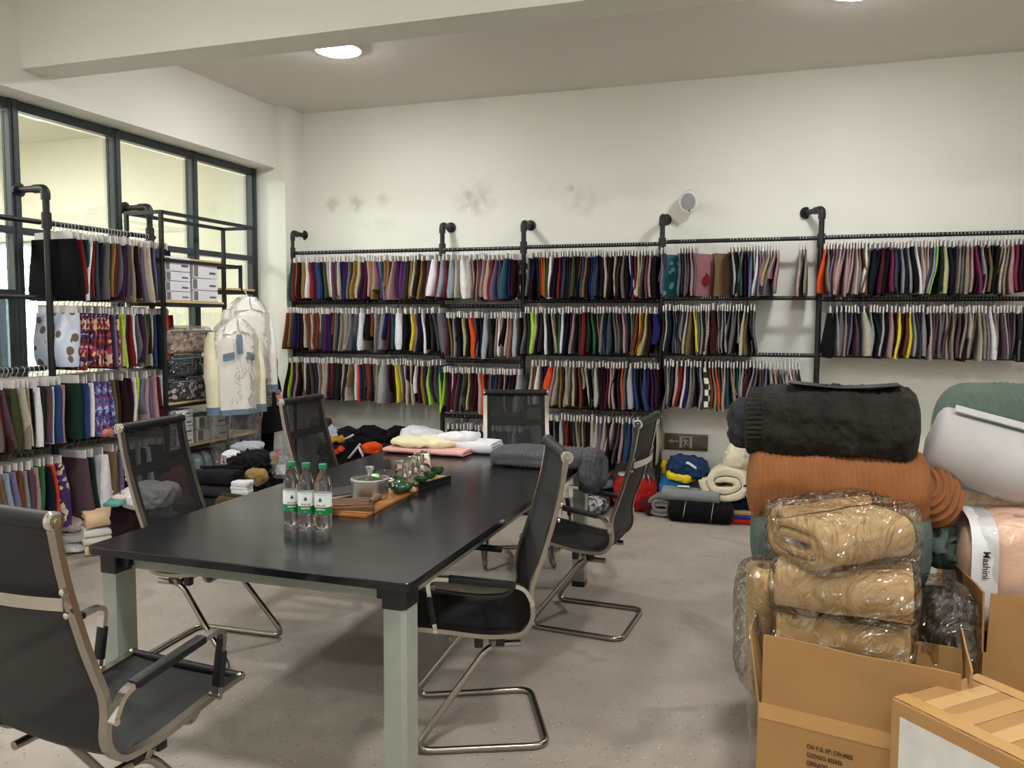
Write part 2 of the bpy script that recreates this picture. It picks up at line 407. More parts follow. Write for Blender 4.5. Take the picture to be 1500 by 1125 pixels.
for z in (oz0+.03, 1.85, 2.1, oz1-.03):
    b = MB(); b.box(((ox0+ox1)/2+9, .08, z-.9), (ox1-ox0-.12, .06, .05)); b.build('transom', white_frame, w2, smooth=False)
# pale building across the yard
bd = thing('apartment_building', 'pale blue building glimpsed through the far window', 'building', (-11.5, 13.5, 0))
b = MB(); b.box((0, 0, 2.2), (9, 1, 4.4)); b.build('wall', mat('pale_facade', '#c4d6da', .8), bd, smooth=False)
for i in range(7):
    b = MB(); b.box((-3.6+i*1.2, -.52, 2.3), (.7, .06, .9)); b.build('window', mat('facade_glass', '#6fa3b0', .2), bd, smooth=False)
c = MB(); c.box((-11.5, 12, -.1), (14, 9.5, .1)); struct('floor_3', c, mat('yard', '#b9b6ae', .9), 'pale yard outside', 'ground', smooth=False)
# ---- lamps
lamp_mat = mat('lamp_diffuser', LAMP_COL, .5, emit=LAMP)
def lamp(x, y, label, z=ZC, r=.16):
    t = thing('ceiling_lamp', label, 'lamp', (x, y, z), group='round flush ceiling lamps')
    b = MB(); b.lathe([(r+.012, -.0), (r+.016, -.018), (r, -.026), (r-.01, -.018)], 40, cap=False); b.build('rim', mat('lamp_rim', '#d9dde0', .35), t)
    b = MB(); b.lathe([(r-.004, -.016), (r*.9, -.03), (r*.7, -.042), (r*.4, -.05), (.001, -.053)], 40, cap=False); b.build('diffuser', lamp_mat, t)
    return t
lamp(-3.06, 5.25, 'round flush ceiling lamp half hidden by the cross beam'); lamp(.34, 5.22, 'round flush ceiling lamp at the right, cut by the top edge of the picture')
lamp(-3.04, 1.6, 'round flush ceiling lamp in the near bay on the left', r=.19); lamp(.34, 1.6, 'round flush ceiling lamp in the near bay on the right', r=.19)
lamp(-3.04, -1.6, 'added unseen fill lamp behind the viewer on the left', r=.19); lamp(.34, -1.6, 'added unseen fill lamp behind the viewer on the right', r=.19); lamp(2.6, 1.6, 'added unseen fill lamp in the near bay by the right wall')  # unseen lamps added to even out the room's light
lamp(-7.2, 5.0, 'added unseen fill lamp in the middle of the next room', r=.36); lamp(-6.0, 2.4, 'added unseen fill lamp near the partition in the next room', r=.36); lamp(-9.0, 2.4, 'added unseen fill lamp deep in the next room', r=.36)  # unseen oversized lamps, added to brighten the next room
# ---- wall fittings
sp = thing('wall_speaker', 'small white round speaker with grey grille high on back wall', 'speaker', P(1011, 291, y=YB))
d = Vector((-.05, -.75, -.62)).normalized(); M = frame((0, 0, 0), (1, 0, 0), (0, 0, 1))
b = MB(); n = 28; rings = []
for (r, k, off) in ((.062, 0, .0), (.07, .03, .03), (.075, .10, .1), (.07, .125, .15), (.058, .128, .155)):
    vs = []
    for j in range(n):
        t = 2*pi*j/n; v = Vector((r*cos(t), -.0-k, r*1.15*sin(t)))
        v.y -= max(0, sin(t))*0*off; v.y = -k - off*.55*(.5+.5*sin(t))*.35; vs.append(v + Vector((0, 0, -k*.35)))
    rings.append(vs)
b.add([v for r_ in rings for v in r_], [(i*n+j, i*n+(j+1) % n, (i+1)*n+(j+1) % n, (i+1)*n+j) for i in range(4) for j in range(n)])
b.build('housing', mat('white_plastic', '#dcdcd6', .4), sp)
cc = sum(rings[-1], Vector())/n
b = MB(); b.add([cc+(v-cc)*.99+Vector((0, .004, 0)) for v in rings[-1]]+[cc+Vector((0, -.006, 0))], [(j, (j+1) % n, n) for j in range(n)]); b.build('grille', mat('grey_grille', '#9a9b98', .6, bump=.4, bscale=300), sp)
b = MB(); b.box(cc+Vector((.012, -.003, -.072)), (.014, .008, .01)); b.build('switch', mat('dark_dot', '#222222', .5), sp)
es = thing('exit_sign', 'unlit dark exit sign with left arrow and running figure low on wall', 'sign', P(1005, 647, y=YB))
W_, H_ = .352, .132
b = MB(); b.box((0, -.012, 0), (W_, .024, H_)); b.build('plate', mat('dark_sign_plate', '#5c5244', .22, spec=.6), es, bevel=.002)
ic = mat('sign_print', '#a8a28e', .5)
b = MB(); b.add([(-.143, -.0247, .004), (-.105, -.0247, .028), (-.115, -.0247, .009), (-.060, -.0247, .009), (-.060, -.0247, -.003), (-.115, -.0247, -.003), (-.105, -.0247, -.02)], [(0, 1, 2, 3, 4, 5, 6)]); b.build('arrow', ic, es, smooth=False)
b = MB()
b.box((-.040, -.025, 0), (.021, .0012, .096)); b.box((.041, -.025, 0), (.02, .0012, .096)); b.box((0, -.025, .044), (.066, .0012, .01)); b.build('doorway', ic, es, smooth=False)
b = MB()
Y_ = -.0255
b.lathe([(.0075, 0), (.0075, .0008)], 14, (-.011, Y_, .027), RX(pi/2))
for a, q, w_ in (((-.008, .014), (.0, -.008), .017), ((.0, -.008), (-.011, -.022), .010), ((-.011, -.022), (-.015, -.04), .009), ((.001, -.008), (.010, -.020), .010), ((.010, -.020), (.027, -.022), .008),
                 ((-.006, .015), (-.023, .005), .008), ((-.004, .016), (.014, .012), .008), ((.014, .012), (.020, -.001), .007)):
    b.bar((a[0], Y_, a[1]), (q[0], Y_, q[1]), w_, .001, up=(0, 1, 0))
b.build('running_figure', ic, es, smooth=False)
b = MB(); b.box((.152, -.025, -.053), (.028, .0012, .014)); b.build('test_button', mat('sign_dark', '#221d18', .5), es, smooth=False)

# ================================================================== PIPE RACKS
PR = .021
RY_, RZ1 = 6.6, 2.135
rack = thing('pipe_rack', 'black iron pipe rack along the back wall', 'rack', (0, RY_, 0))
posts = [P(428, 370, y=RY_).x, P(648, 366, y=RY_).x, P(767, 363, y=RY_).x, P(970, 357, y=RY_).x, P(1203, 346, y=RY_).x, 2.05]
tops = [2.32, 2.345, 2.34, 2.35, 2.365, 2.36]
def pipe_post(parent, x, zt, out, zb=.0, y=0):
    """an upright with its elbow, arm to the wall and flange; out = vector to the wall"""
    o = Vector(out); b = MB()
    b.tube([(x, y, zb), (x, y, zt-.05)], PR, 12); b.tube([(x, y, RZ1-.05), (x, y, RZ1+.05)], PR+.009, 12)
    q = b.build('post', black_metal, parent)
    b = MB(); b.tube(arc([((x, y, zt-.07), 0), ((x, y, zt), .05), ((x+o.x*.4, y+o.y*.4, zt), 0)], 6), PR+.007, 12); b.build('elbow', black_metal, q)
    b = MB(); b.tube([(x+o.x*.3, y+o.y*.3, zt), (x+o.x*.97, y+o.y*.97, zt)], PR, 12); b.build('arm', black_metal, q)
    b = MB(); b.tube([(x+o.x*.9, y+o.y*.9, zt), (x+o.x*.94, y+o.y*.94, zt), (x+o.x*.945, y+o.y*.945, zt), (x+o.x, y+o.y, zt)], [.03, .03, .046, .046], 18); b.build('wall_flange', black_metal, q)
    b = MB(); b.lathe([(.05, zb), (.05, zb+.008), (.03, zb+.012), (.028, zb+.03)], 18, (x, y, 0)); b.build('foot_flange', black_metal, q)
for i, x in enumerate(posts): pipe_post(rack, x, tops[i], (-.11 if i == 4 else .0, .2, 0) if i != 4 else (-.115, .2, 0))
def rail(parent, a, b_, r=.0165):
    m_ = MB(); m_.tube([a, b_], r, 10); m_.build('rail', black_metal, parent)
RAILS = {}
def back_rails(i, zs):
    for z in zs: rail(rack, (posts[i]+PR*.6, 0, z), (posts[i+1]-PR*.6, 0, z))
back_rails(0, (2.135, 1.68, 1.232)); back_rails(1, (2.132, 1.645, 1.175, .688)); back_rails(2, (2.138, 1.688, 1.25, .806)); back_rails(3, (2.152, 1.705, 1.271)); back_rails(4, (2.156, 1.695, 1.275))
LX = -4.43
lrack = thing('pipe_rack', 'black iron pipe rack standing against the glass partition', 'rack', (LX, 4.4, 0))
ly = [P(68, 320, x=LX).y, P(216, 320, x=LX).y]
for y in (2.9, ly[0], ly[1]+.02):
    pipe_post(lrack, 0, 2.335 if y != 2.9 else 2.33, (XW-LX+.035, 0, 0), y=y-4.4)
for z in (2.12, 1.652, 1.208, .72):
    rail(lrack, (0, 2.9-4.4, z), (0, 3.96-4.4, z)); rail(lrack, (0, 4.0-4.4, z), (0, 4.94-4.4, z))
# ================================================================== FABRIC SWATCHES ON THE RACKS
PAL = dict(bk=('#17161a', 'black'), ch=('#39383b', 'charcoal'), gr=('#78787c', 'grey'), lg=('#a6a6aa', 'light grey'), sv=('#c3c8cf', 'silver grey'), wh=('#e4e2e6', 'white'),
 cr=('#d9d0b2', 'cream'), iv=('#d2cab2', 'ivory fleece'), be=('#a89a80', 'beige'), ta=('#93703f', 'tan'), ka=('#736846', 'khaki'), br=('#4e2d22', 'brown'), db=('#2c1a16', 'dark brown'),
 mu=('#b0802c', 'mustard'), ye=('#ddc92a', 'yellow'), ly=('#dcd184', 'pale yellow'), li=('#a2d53a', 'lime green'), ol=('#4d5430', 'olive'), gn=('#2f7f3e', 'green'), dg=('#1f3d30', 'dark green'),
 te=('#1f6266', 'teal'), tb=('#2a6c8c', 'petrol blue'), pb=('#9db4cc', 'pale blue'), bl=('#2b5295', 'blue'), rb=('#25267e', 'royal blue'), nv=('#1b2340', 'navy'), sl=('#475262', 'slate'),
 pu=('#4b2254', 'purple'), vi=('#7d2080', 'violet'), lv=('#827daf', 'lavender'), mv=('#6f4d5c', 'mauve'), ma=('#4f1620', 'maroon'), bu=('#3b1421', 'burgundy'), re=('#a52222', 'red'),
 ru=('#974324', 'rust'), or_=('#de4a1c', 'orange'), sa=('#c27e6a', 'salmon'), pk=('#d49ca4', 'pink'), hp=('#ad2b65', 'magenta'), pp=('#dab9b0', 'pale pink'), wn=('#6d1a38', 'wine red'), RP=('#c77782', 'rose pink'))
PAL['or'] = PAL.pop('or_')
def soften(h, s_=.74, v_=.80):
    c = [int(h[i:i+2], 16) for i in (1, 3, 5)]; g = .3*c[0]+.59*c[1]+.11*c[2]
    return '#'+''.join('%02x' % max(0, min(255, int((g+(x-g)*s_)*v_))) for x in c)
for k, (h, n) in PAL.items():
    h = soften(h, .92, .95) if k in ('or', 'li', 'ye', 'wh') else soften(h); mat('fabric_'+n.replace(' ', '_'), h, .92, var=.10, vscale=45, spec=.15)
def fab(k):
    return PATT[k][0] if k in PATT else MATS['fabric_'+PAL[k][1].replace(' ', '_')]
PATT = dict(
 fl=(pattern('red_floral', 'cells', [(0, '#4a1722'), (.22, '#8c2230'), (.42, '#2b2350'), (.6, '#a5344a'), (.74, '#c9a9b8'), (.86, '#d9b46a')], 42), 'red floral'),
 fv=(pattern('violet_floral', 'cells', [(0, '#3b3f7a'), (.3, '#6e76b0'), (.5, '#8a3f7d'), (.68, '#a9b6d6'), (.86, '#5b2b66')], 48), 'blue-violet floral'),
 fp=(pattern('purple_floral', 'cells', [(0, '#3a1c58'), (.55, '#4b2470'), (.72, '#cdbb8e'), (.86, '#b9a0b0')], 40), 'purple-yellow floral'),
 fy=(pattern('yellow_floral', 'cells', [(0, '#d9cdd2'), (.4, '#b9a0b0'), (.6, '#c9b23a'), (.8, '#7d4a60')], 30), 'pale floral'),
 gd=(pattern('brown_blobs', 'voronoi', [(.30, '#6b5a4c'), (.36, '#cfd4e2'), (.8, '#b9c4dd')], 11), 'brown-dotted white'),
 cm=(pattern('brown_camo', 'cells', [(0, '#2a2019'), (.45, '#4d3b2a'), (.65, '#8d7a5e'), (.8, '#e2ddd0')], 38, stretch=(1, 1, .5)), 'brown camouflage'),
 ck=(pattern('black_checks', 'checker', [(0, '#1c1a1a'), (.5, '#d9d4c8')], 22), 'black-white checked'),
 dt=(pattern('teal_dots', 'voronoi', [(.28, '#9fd0c4'), (.34, '#1f7078'), (.9, '#1a666e')], 17), 'teal dotted'),
 bw=(pattern('grey_speckle', 'cells', [(0, '#8d8a88'), (.4, '#bcb8b2'), (.75, '#55524f')], 60), 'speckled grey'))
for k in PATT: PAL.setdefault(k, (None, PATT[k][1]))
ORD = ['first', 'second', 'third', 'fourth', 'fifth', 'sixth', 'seventh', 'eighth', 'ninth', 'tenth', 'eleventh', 'twelfth', 'thirteenth', 'fourteenth', 'fifteenth', 'sixteenth', 'seventeenth', 'eighteenth', 'nineteenth']
def ordinal(i):
    if i < 19: return ORD[i]
    t = {2: 'twent', 3: 'thirt', 4: 'fort', 5: 'fift', 6: 'sixt', 7: 'sevent'}[(i+1)//10]; u = (i+1) % 10
    return t+('ieth' if u == 0 else 'y-'+ORD[u-1])
card = mat('header_card', '#cfcbc8', .45, var=.05, spec=.4)
hookm = mat('hanger_wire', '#b9b8b8', .4)
ridx = 0; n_single = 0; n_bulk = 0
bulk = MB(); bulk_mats = []
def bulk_index(M):
    if M not in bulk_mats: bulk_mats.append(M)
    return bulk_mats.index(M)
def cloth_geo(mb, axis, o, W, H, t, lean, amp, fr, ph, top, m, fleece, fan=0):
    prof = [(-1, .25), (-.93, .85), (-.3, 1), (.3, 1), (.93, .85), (1, .25)]
    nz = 7; vs = []
    for i in range(nz):
        s_ = i/(nz-1); a0 = lean*s_ + amp*(sin(2*pi*s_*fr+ph)-sin(ph))*min(1, s_*2.5)
        z = -top-H*s_
        th = t*(.45+.75*min(1, s_*2.2)) * (.7 if i == nz-1 else 1)
        for sd in (-1, 1):
            for (b, e) in (prof if sd < 0 else prof[::-1]):
                j = random.uniform(-.004, .004) if fleece else 0
                a = a0+sd*th/2*e + .006*sin(3*b+ph)*s_ + j + fan*b*s_
                bb = b*W/2*(1+.05*s_) + (random.uniform(-.006, .006) if fleece else 0)
                vs.append((a, bb, z+random.uniform(-.003, .003)*(i == nz-1)))
    n = 12; fs = []
    for i in range(nz-1):
        for j in range(n): fs.append((i*n+j, i*n+(j+1) % n, (i+1)*n+(j+1) % n, (i+1)*n+j))
    fs += [tuple(range(n-1, -1, -1)), tuple(range((nz-1)*n, nz*n))]
    if axis == 'y':
        vs = [(b, a, z) for (a, b, z) in vs]; fs = [f[::-1] for f in fs]
    mb.add([(x+o[0], y+o[1], z+o[2]) for x, y, z in vs], fs, m)
def card_geo(mb, axis, o, W, t, top, m, tilt):
    M = RX(tilt) if axis == 'x' else RY(tilt)
    c = Vector(o)+Vector((0, 0, -top+.022))
    mb.box(c, ((t, W, .052) if axis == 'x' else (W, t, .052)), M.to_3x3(), m)
def hook_geo(mb, axis, o, top, m):
    r = .022; pts = []
    for k in range(7):
        a = -pi*.35+k*(pi*1.35)/6; pts.append((0, r*cos(a), r*sin(a)-.003))
    pts = [(0, 0, -top+.045)] + [(0, .004, -.03)] + pts
    if axis == 'y': pts = [(b, a, z) for (a, b, z) in pts]
    mb.tube([(x+o[0], y+o[1], z+o[2]) for x, y, z in pts], .0022, 4, m)
def row(axis, fixed, z, a0, a1, toks, rackname, single, W=.33, H=.325, top=.1, seed=1, var=.25, parent_group=''):
    global ridx, n_single, n_bulk
    rnd = random.Random(seed*101+5); random.seed(seed)
    T_ = []; faces = []
    for t in toks.split():
        face = '!' in t; t = t.replace('!', '')
        if t[0] == '_': T_.append((None, float(t[1:]))); faces.append(False); continue
        k = t.rstrip('0123456789'); w_ = t[len(k):]; T_.append((k, float(w_) if w_ else 1.0)); faces.append(face)
    tot = sum((1+.55*(w_-1)) if k else w_ for k, w_ in T_); u = (a1-a0)/tot; pos = a0; cnt = 0
    number = len([1 for k, _ in T_ if k])
    for (k, w_), face in zip(T_, faces):
        ww = ((1+.55*(w_-1)) if k else w_)*u; c0 = pos+ww/2; pos += ww
        if not k: continue
        x = cnt*.13+seed*7.7
        lean = .035*noise.noise((x, 0, 0))*2 + rnd.uniform(-.012, .012)
        amp = .012*(.6+noise.noise((x, 3, 1))) ; fr = .75+.25*noise.noise((x, 9, 0)); ph = 6*noise.noise((x*.6, 5, 5))
        hh = H*(1+rnd.uniform(-.05, .05)); ww2 = W*(1+rnd.uniform(-.06, .06)); tp = top+rnd.uniform(-.006, .006)
        if rnd.random() < .07: hh *= rnd.uniform(.55, .85)
        t = max(.008, ww*.9)
        if face: t = .014; ww2 *= .52; hh = H*1.02
        o = (c0, fixed, z) if axis == 'x' else (fixed, c0, z)
        cw = ww2*rnd.uniform(.7, .95); tilt = rnd.uniform(-.05, .05); ct = min(.010, ww*.8)
        fan = rnd.uniform(-.03, .03)
        if single:
            lab = '%s fabric swatch, %s from left on %s' % (PAL[k][1], ordinal(cnt), rackname)
            r_ = thing('fabric_swatch', lab, 'swatch', o, group='fabric swatches on the racks')
            b = MB(); cloth_geo(b, axis, (0, 0, 0), ww2, hh, t, lean, amp, fr, ph, tp, 0, k in ('iv',), fan); 
            if face:      # turned on its hook so that the cloth faces the room
                r_.rotation_euler.z = -1.05
            cl = b.build('cloth', fab(k), r_, ang=70)
            if k == 'RP':
                b = MB(); b.lathe([(.0005, 0), (.036, 0), (.036, .002), (.0005, .002)], 24, (.012+lean*.6, -.0, -tp-hh*.62), RY(pi/2) @ Matrix.Diagonal((1.5, 1, 1, 1))); q_ = b.build('red_oval', fab('re'), cl)
            b = MB(); card_geo(b, axis, (0, 0, 0), cw, ct, tp, 0, tilt); b.build('header_card', card, r_, smooth=False)
            b = MB(); hook_geo(b, axis, (0, 0, 0), tp, 0); b.build('hook', hookm, r_)
            n_single += 1
        else:
            cloth_geo(bulk, axis, o, ww2, hh, t, lean, amp, fr, ph, tp, bulk_index(fab(k)), k in ('iv',), fan)
            card_geo(bulk, axis, o, cw, ct, tp, bulk_index(card), tilt); hook_geo(bulk, axis, o, tp, bulk_index(hookm))
            n_bulk += 1
        cnt += 1
def bx(px, py): return P(px, py, y=6.44).x
def backrow(x0, x1, py, z, toks, name, single, seed, **k):
    row('x', RY_, z, bx(x0, py), bx(x1, py), toks, name, single, seed=seed, **k)
A_, B_, C_, D_, E_ = 'leftmost', 'narrow second', 'middle', 'fourth', 'rightmost'
backrow(424, 640, 410, 2.135, 'tl re ta bu mu2 wh re2 pu bl2 bk2 ol pp wh mv mv cr nv rb wn gr db mu ly2 pu wn pk mu pk vi lv te ta mu br pk pu2 vi2 sl ch mu cr db2 mu bu mv wh4'.replace('tl', 'te'), 'top rail of leftmost back-wall bay', False, 1)
backrow(419, 647, 480, 1.68, 'ru mu mv rb nv bu cr ru ru iv ru ru cr sl vi rb ma ru gr nv be iv be lg sl gr wh3 bk4 ru pp gr lg3 rb wn te wh4 ch bk bk ye sa nv2 wh bk2 ch sl gr4', 'second rail of leftmost back-wall bay', False, 2)
backrow(421, 646, 550, 1.232, 'bu li pu pk db ta wh br sl ma br pb ta iv cr wn hp br dg2 bu iv ch iv ta wh or rb ch ru ru nv ta be sv4 mv db bu ye ly mv cr ma cr ma wh ma mu rb2 li ch mv te2', 'lowest rail of leftmost back-wall bay', False, 3)
backrow(639, 766, 405, 2.132, 're pb3 re pb4 cr wh4 iv3 pk bu sa mv pk pp3 re2 lv mv2 tb3 rb bu cm5!', 'top rail of narrow back-wall bay', True, 4)
backrow(650, 762, 485, 1.645, 'mv mu bk lg nv bk ly2 dg or3 gr bu nv2 sv3 ch2 bk be wh pp bu cr sa sv3 ch', 'second rail of narrow back-wall bay', False, 5)
backrow(642, 762, 570, 1.175, 'li dg li pu ma wh wn2 mv nv gr ol ly bu2 wn pp2 or2 db mv lv dg bl ru br pp pu ch2 bu sv3', 'third rail of narrow back-wall bay', False, 6)
backrow(652, 762, 640, .688, 'mv pu be vi gr cr bk lv nv ma nv2 gr bk sl nv gr sv2 sl', 'lowest rail of narrow back-wall bay', False, 7)
backrow(772, 962, 405, 2.138, 'gr bu rb nv ru or mu ol wh3 ma nv re rb sl nv ch ol2 bk2 ru bl mu db rb bl sl bk ch iv ma br bk iv ma br gr bu wh rb re ly2 be mv mv pk bk3', 'top rail of middle back-wall bay', False, 8)
backrow(766, 964, 480, 1.688, 'gr ch li3 ly bu ch wh bk2 pp ta ch gn wh nv nv bu pk bk ch re2 dg2 gn bk ta bl be nv sl2 gr ka ch pk mv nv gr ol ru ye ru ly bu rb4', 'second rail of middle back-wall bay', False, 9)
backrow(777, 964, 560, 1.25, 'cr ru wh2 ma rb or4 pk iv mu br iv be2 iv br ru be iv2 bk gr iv2 bk bu bu wn pp pk bk nv or gr sv3 bl nv bu bl2 pu pu pu bu', 'third rail of middle back-wall bay', False, 10)
backrow(796, 964, 640, .806, 'lv mv bk gr bk sv2 re ru ma sl be ka be br db iv2 iv2 lv pp2 db pp2 bk mv pk te bl2 gr nv2 ch mv ka ta bk cr', 'lowest rail of middle back-wall bay', False, 11)
backrow(966, 1196, 400, 2.152, 'lv mv dt7! gr ch gr mv pk gr _1 RP6! _4 ta4! nv iv bk2 te be bu bl lv iv wh lv sa be ly gr pk pk _6 pp gr be _3', 'top rail of fourth back-wall bay', True, 12)
backrow(969, 1106, 480, 1.705, 'ch cr nv3 sl gr nv mv be bl cr ta2 ye be gr lg db bw iv ma4 be mv lg iv bk gr gr2 gr be bk cr2 ta ch2 gr', 'second rail of fourth back-wall bay', False, 13)
backrow(970, 1172, 565, 1.271, 'ol lg gr ch pp2 re2 wh rb be gr ch lg ck3 ru be or te sa pp te sa be te lg iv mv ma2 lg gr mv mv lv pp2 pp mv lg bw2 wh pk gr ch', 'lowest rail of fourth back-wall bay', False, 14)
backrow(1204, 1510, 390, 2.156, 'or2 be ch lv sa pp2 pk pp pk pp pp be ru wh2 ka nv3 bk wn2 bk2 hp sl nv lg nv lg bk2 wh mv pp be pp sl pb li dg ly2 nv2 bk mv be gr be2 pk hp nv lg ma ta nv2 bk2 be cr be pk2 hp bu2 bk ma', 'top rail of rightmost back-wall bay', True, 15)
backrow(1209, 1515, 480, 1.695, 'bk5 lg gr3 be ch lv mv nv cr5 pb dg nv bu sv bk2 pk2 bu ye2 db ru ye lg sl ch lg2 bk pp mv mv be gr pp mv be ka mv ma be iv lg ta iv be lg wh2 be be mv sv mv ch gr ch gr bk5', 'lower rail of rightmost back-wall bay', True, 16)
def leftrow(y0, y1, z, toks, name, seed, **k):
    row('y', LX, z, y0, y1, toks, name, True, seed=seed, **k)
def lyy(px, py): return P(px, py, x=-4.27).y
leftrow(4.03, 4.90, 2.12, 'bk3 re nv te wh re sl bk3 gr ch mu re gr pu mv be ly bu mu lv pp cr2 pu pb lv ma wn pu pu', 'top rail of left rack', 21, W=.36, H=.37)
leftrow(4.03, 4.92, 1.652, 'gd4 fl fl2 fl fl2 fl fl pu lv fl2 li ly br re wh gr pu ka te br cr bl nv nv ru or re wn', 'second rail of left rack', 22, W=.36, H=.35)
leftrow(4.02, 4.92, 1.208, 'dg3 bl wh fv2 fv2 fv ka br db2 bu2 wh li lv pk lv pk re wh3 gr be', 'third rail of left rack', 23, W=.36, H=.36)
leftrow(3.25, 3.95, 1.208, 're mv fy2 sl re gr3 re mv br ol4 cr be bk wh2 dg2 mv wh bl2 pk', 'third rail of left rack, near half', 24, W=.36, H=.36)
leftrow(4.05, 4.92, .72, 'mv2 dg sv wh3 ta2 lv bu2 dg sv nv wh bu ch nv be bu bk', 'lowest rail of left rack', 25, W=.36, H=.46)
leftrow(3.25, 3.95, .72, 'pu2 bu2 bk gr ta pb lv ru lg mv pk gn nv or fp3', 'lowest rail of left rack, near half', 26, W=.36, H=.40)
tag(bulk.build('fabric_swatch', bulk_mats, ang=70), 'dense rows of many coloured fabric swatches on left and middle back-wall bays', 'swatches', kind='stuff')
bpy.context.view_layer.update()
# ================================================================== TABLE
TX0, TX1, TY0, TY1, TZ = -2.235, -1.022, 2.125, 4.60, .75
tcx, tcy = (TX0+TX1)/2, (TY0+TY1)/2
table = thing('conference_table', 'long black-topped conference table on pale grey-green metal legs', 'table', (tcx, tcy, 0))
hx, hy = (TX1-TX0)/2, (TY1-TY0)/2
def rrect(hx, hy, r, n=6):
    out = []
    for cx, cy, a0 in ((hx-r, hy-r, 0), (-hx+r, hy-r, pi/2), (-hx+r, -hy+r, pi), (hx-r, -hy+r, 3*pi/2)):
        for k in range(n+1):
            a = a0+pi/2*k/n; out.append((cx+r*cos(a), cy+r*sin(a)))
    return out
def slab(mb, poly, z0, z1, ch=.003, m=0):
    n = len(poly); cx = sum(p[0] for p in poly)/n; cy = sum(p[1] for p in poly)/n
    lv_ = [(z0, 1), (z1-ch, 1), (z1, 0)]; vs = []
    for z, full in lv_:
        for (x, y) in poly:
            k = 0 if full else ch
            l = sqrt((x-cx)**2+(y-cy)**2); vs.append((x-(x-cx)/l*k, y-(y-cy)/l*k, z))
    fs = [tuple(range(n-1, -1, -1)), tuple(range(2*n, 3*n))]
    for i in range(2):
        for j in range(n): fs.append((i*n+j, i*n+(j+1) % n, (i+1)*n+(j+1) % n, (i+1)*n+j))
    mb.add(vs, fs, m)
tabletop_mat = mat('black_tabletop', '#141317', .23, spec=.5, var=.06, vscale=9)
nt = tabletop_mat.node_tree; n_ = nt.nodes.new('ShaderNodeTexNoise'); n_.inputs['Scale'].default_value = 5; n_.inputs['Detail'].default_value = 7
r_ = nt.nodes.new('ShaderNodeMapRange'); r_.inputs[1].default_value = .3; r_.inputs[2].default_value = .7; r_.inputs[3].default_value = .17; r_.inputs[4].default_value = .23
tc_ = nt.nodes.new('ShaderNodeTexCoord'); nt.links.new(tc_.outputs['Object'], n_.inputs[0]); nt.links.new(n_.outputs['Fac'], r_.inputs[0]); nt.links.new(r_.outputs[0], nt.nodes['Principled BSDF'].inputs['Roughness'])
b = MB(); slab(b, rrect(hx, hy, .03), TZ-.026, TZ); b.build('tabletop', tabletop_mat, table, ang=30)
legm = mat('grey_green_metal', '#939990', .45, var=.05, vscale=15)
blk = mat('black_plastic', '#17171a', .4)
for sx in (-1, 1):
    for sy in (-1, 1):
        x, y = sx*(hx-.065), sy*(hy-.075)
        L_ = [(-.035, -.045), (.022, -.045), (.035, -.030), (.035, .045), (-.035, .045)]
        if sx < 0: L_ = [(-a, q) for a, q in L_][::-1]
        if sy > 0: L_ = [(a, -q) for a, q in L_][::-1]
        b = MB(); slab(b, [(x+a, y+q) for a, q in L_], .03, .655, .0); leg = b.build('leg', legm, table, smooth=False)
        b = MB(); slab(b, [(x+a*1.03, y+q*1.03) for a, q in L_], 0, .03, 0); b.build('foot_cap', blk, leg, smooth=False)
        b = MB(); slab(b, [(x+a*1.12, y+q*1.1) for a, q in L_], .655, TZ-.026, 0); b.box((x-sx*.05, y, .70), (.04, .05, .05)); b.box((x, y-sy*.06, .70), (.05, .04, .05))
        b.build('corner_bracket', blk, table, smooth=False, bevel=.004)
for sy in (-1, 1):
    b = MB(); b.box((0, sy*(hy-.09), .694), (2*hx-.25, .028, .058)); b.build('apron_rail', legm, table, smooth=False, bevel=.003)
for sx in (-1, 1):
    b = MB(); b.box((sx*(hx-.07), 0, .694), (.028, 2*hy-.28, .058)); b.build('apron_rail', legm, table, smooth=False, bevel=.003)
b = MB(); b.box((0, .1, .70), (2*hx-.2, .05, .04)); b.build('cross_beam', legm, table, smooth=False)

# ================================================================== CHAIRS
mesh_open = netting('black_netting', '#101113', .17); mesh_dense = netting('dense_black_netting', '#131315', .02)
band = mat('black_webbing', '#121214', .7)
def profile():
    pts = [((-.285, 1.045), 0), ((-.262, .90), .1), ((-.205, .70), .12), ((-.158, .575), .06), ((-.172, .475), .06), ((-.135, .418), .06), ((-.02, .412), .1), ((.19, .448), .08), ((.29, .458), 0)]
    return [(p.x, p.y) for p in arc([((a, q, 0), r) for a, q, r in [(p[0], p[1], r) for p, r in pts]], 4)]
PROF = profile()
def ip(z_or_s):   # point on the profile at fraction s of its length
    d = [0]
    for a, q in zip(PROF, PROF[1:]): d.append(d[-1]+sqrt((a[0]-q[0])**2+(a[1]-q[1])**2))
    t = z_or_s*d[-1]
    for i in range(len(d)-1):
        if d[i+1] >= t:
            k = (t-d[i])/(d[i+1]-d[i]); return (PROF[i][0]*(1-k)+PROF[i+1][0]*k, PROF[i][1]*(1-k)+PROF[i+1][1]*k)
    return PROF[-1]
HW = .205
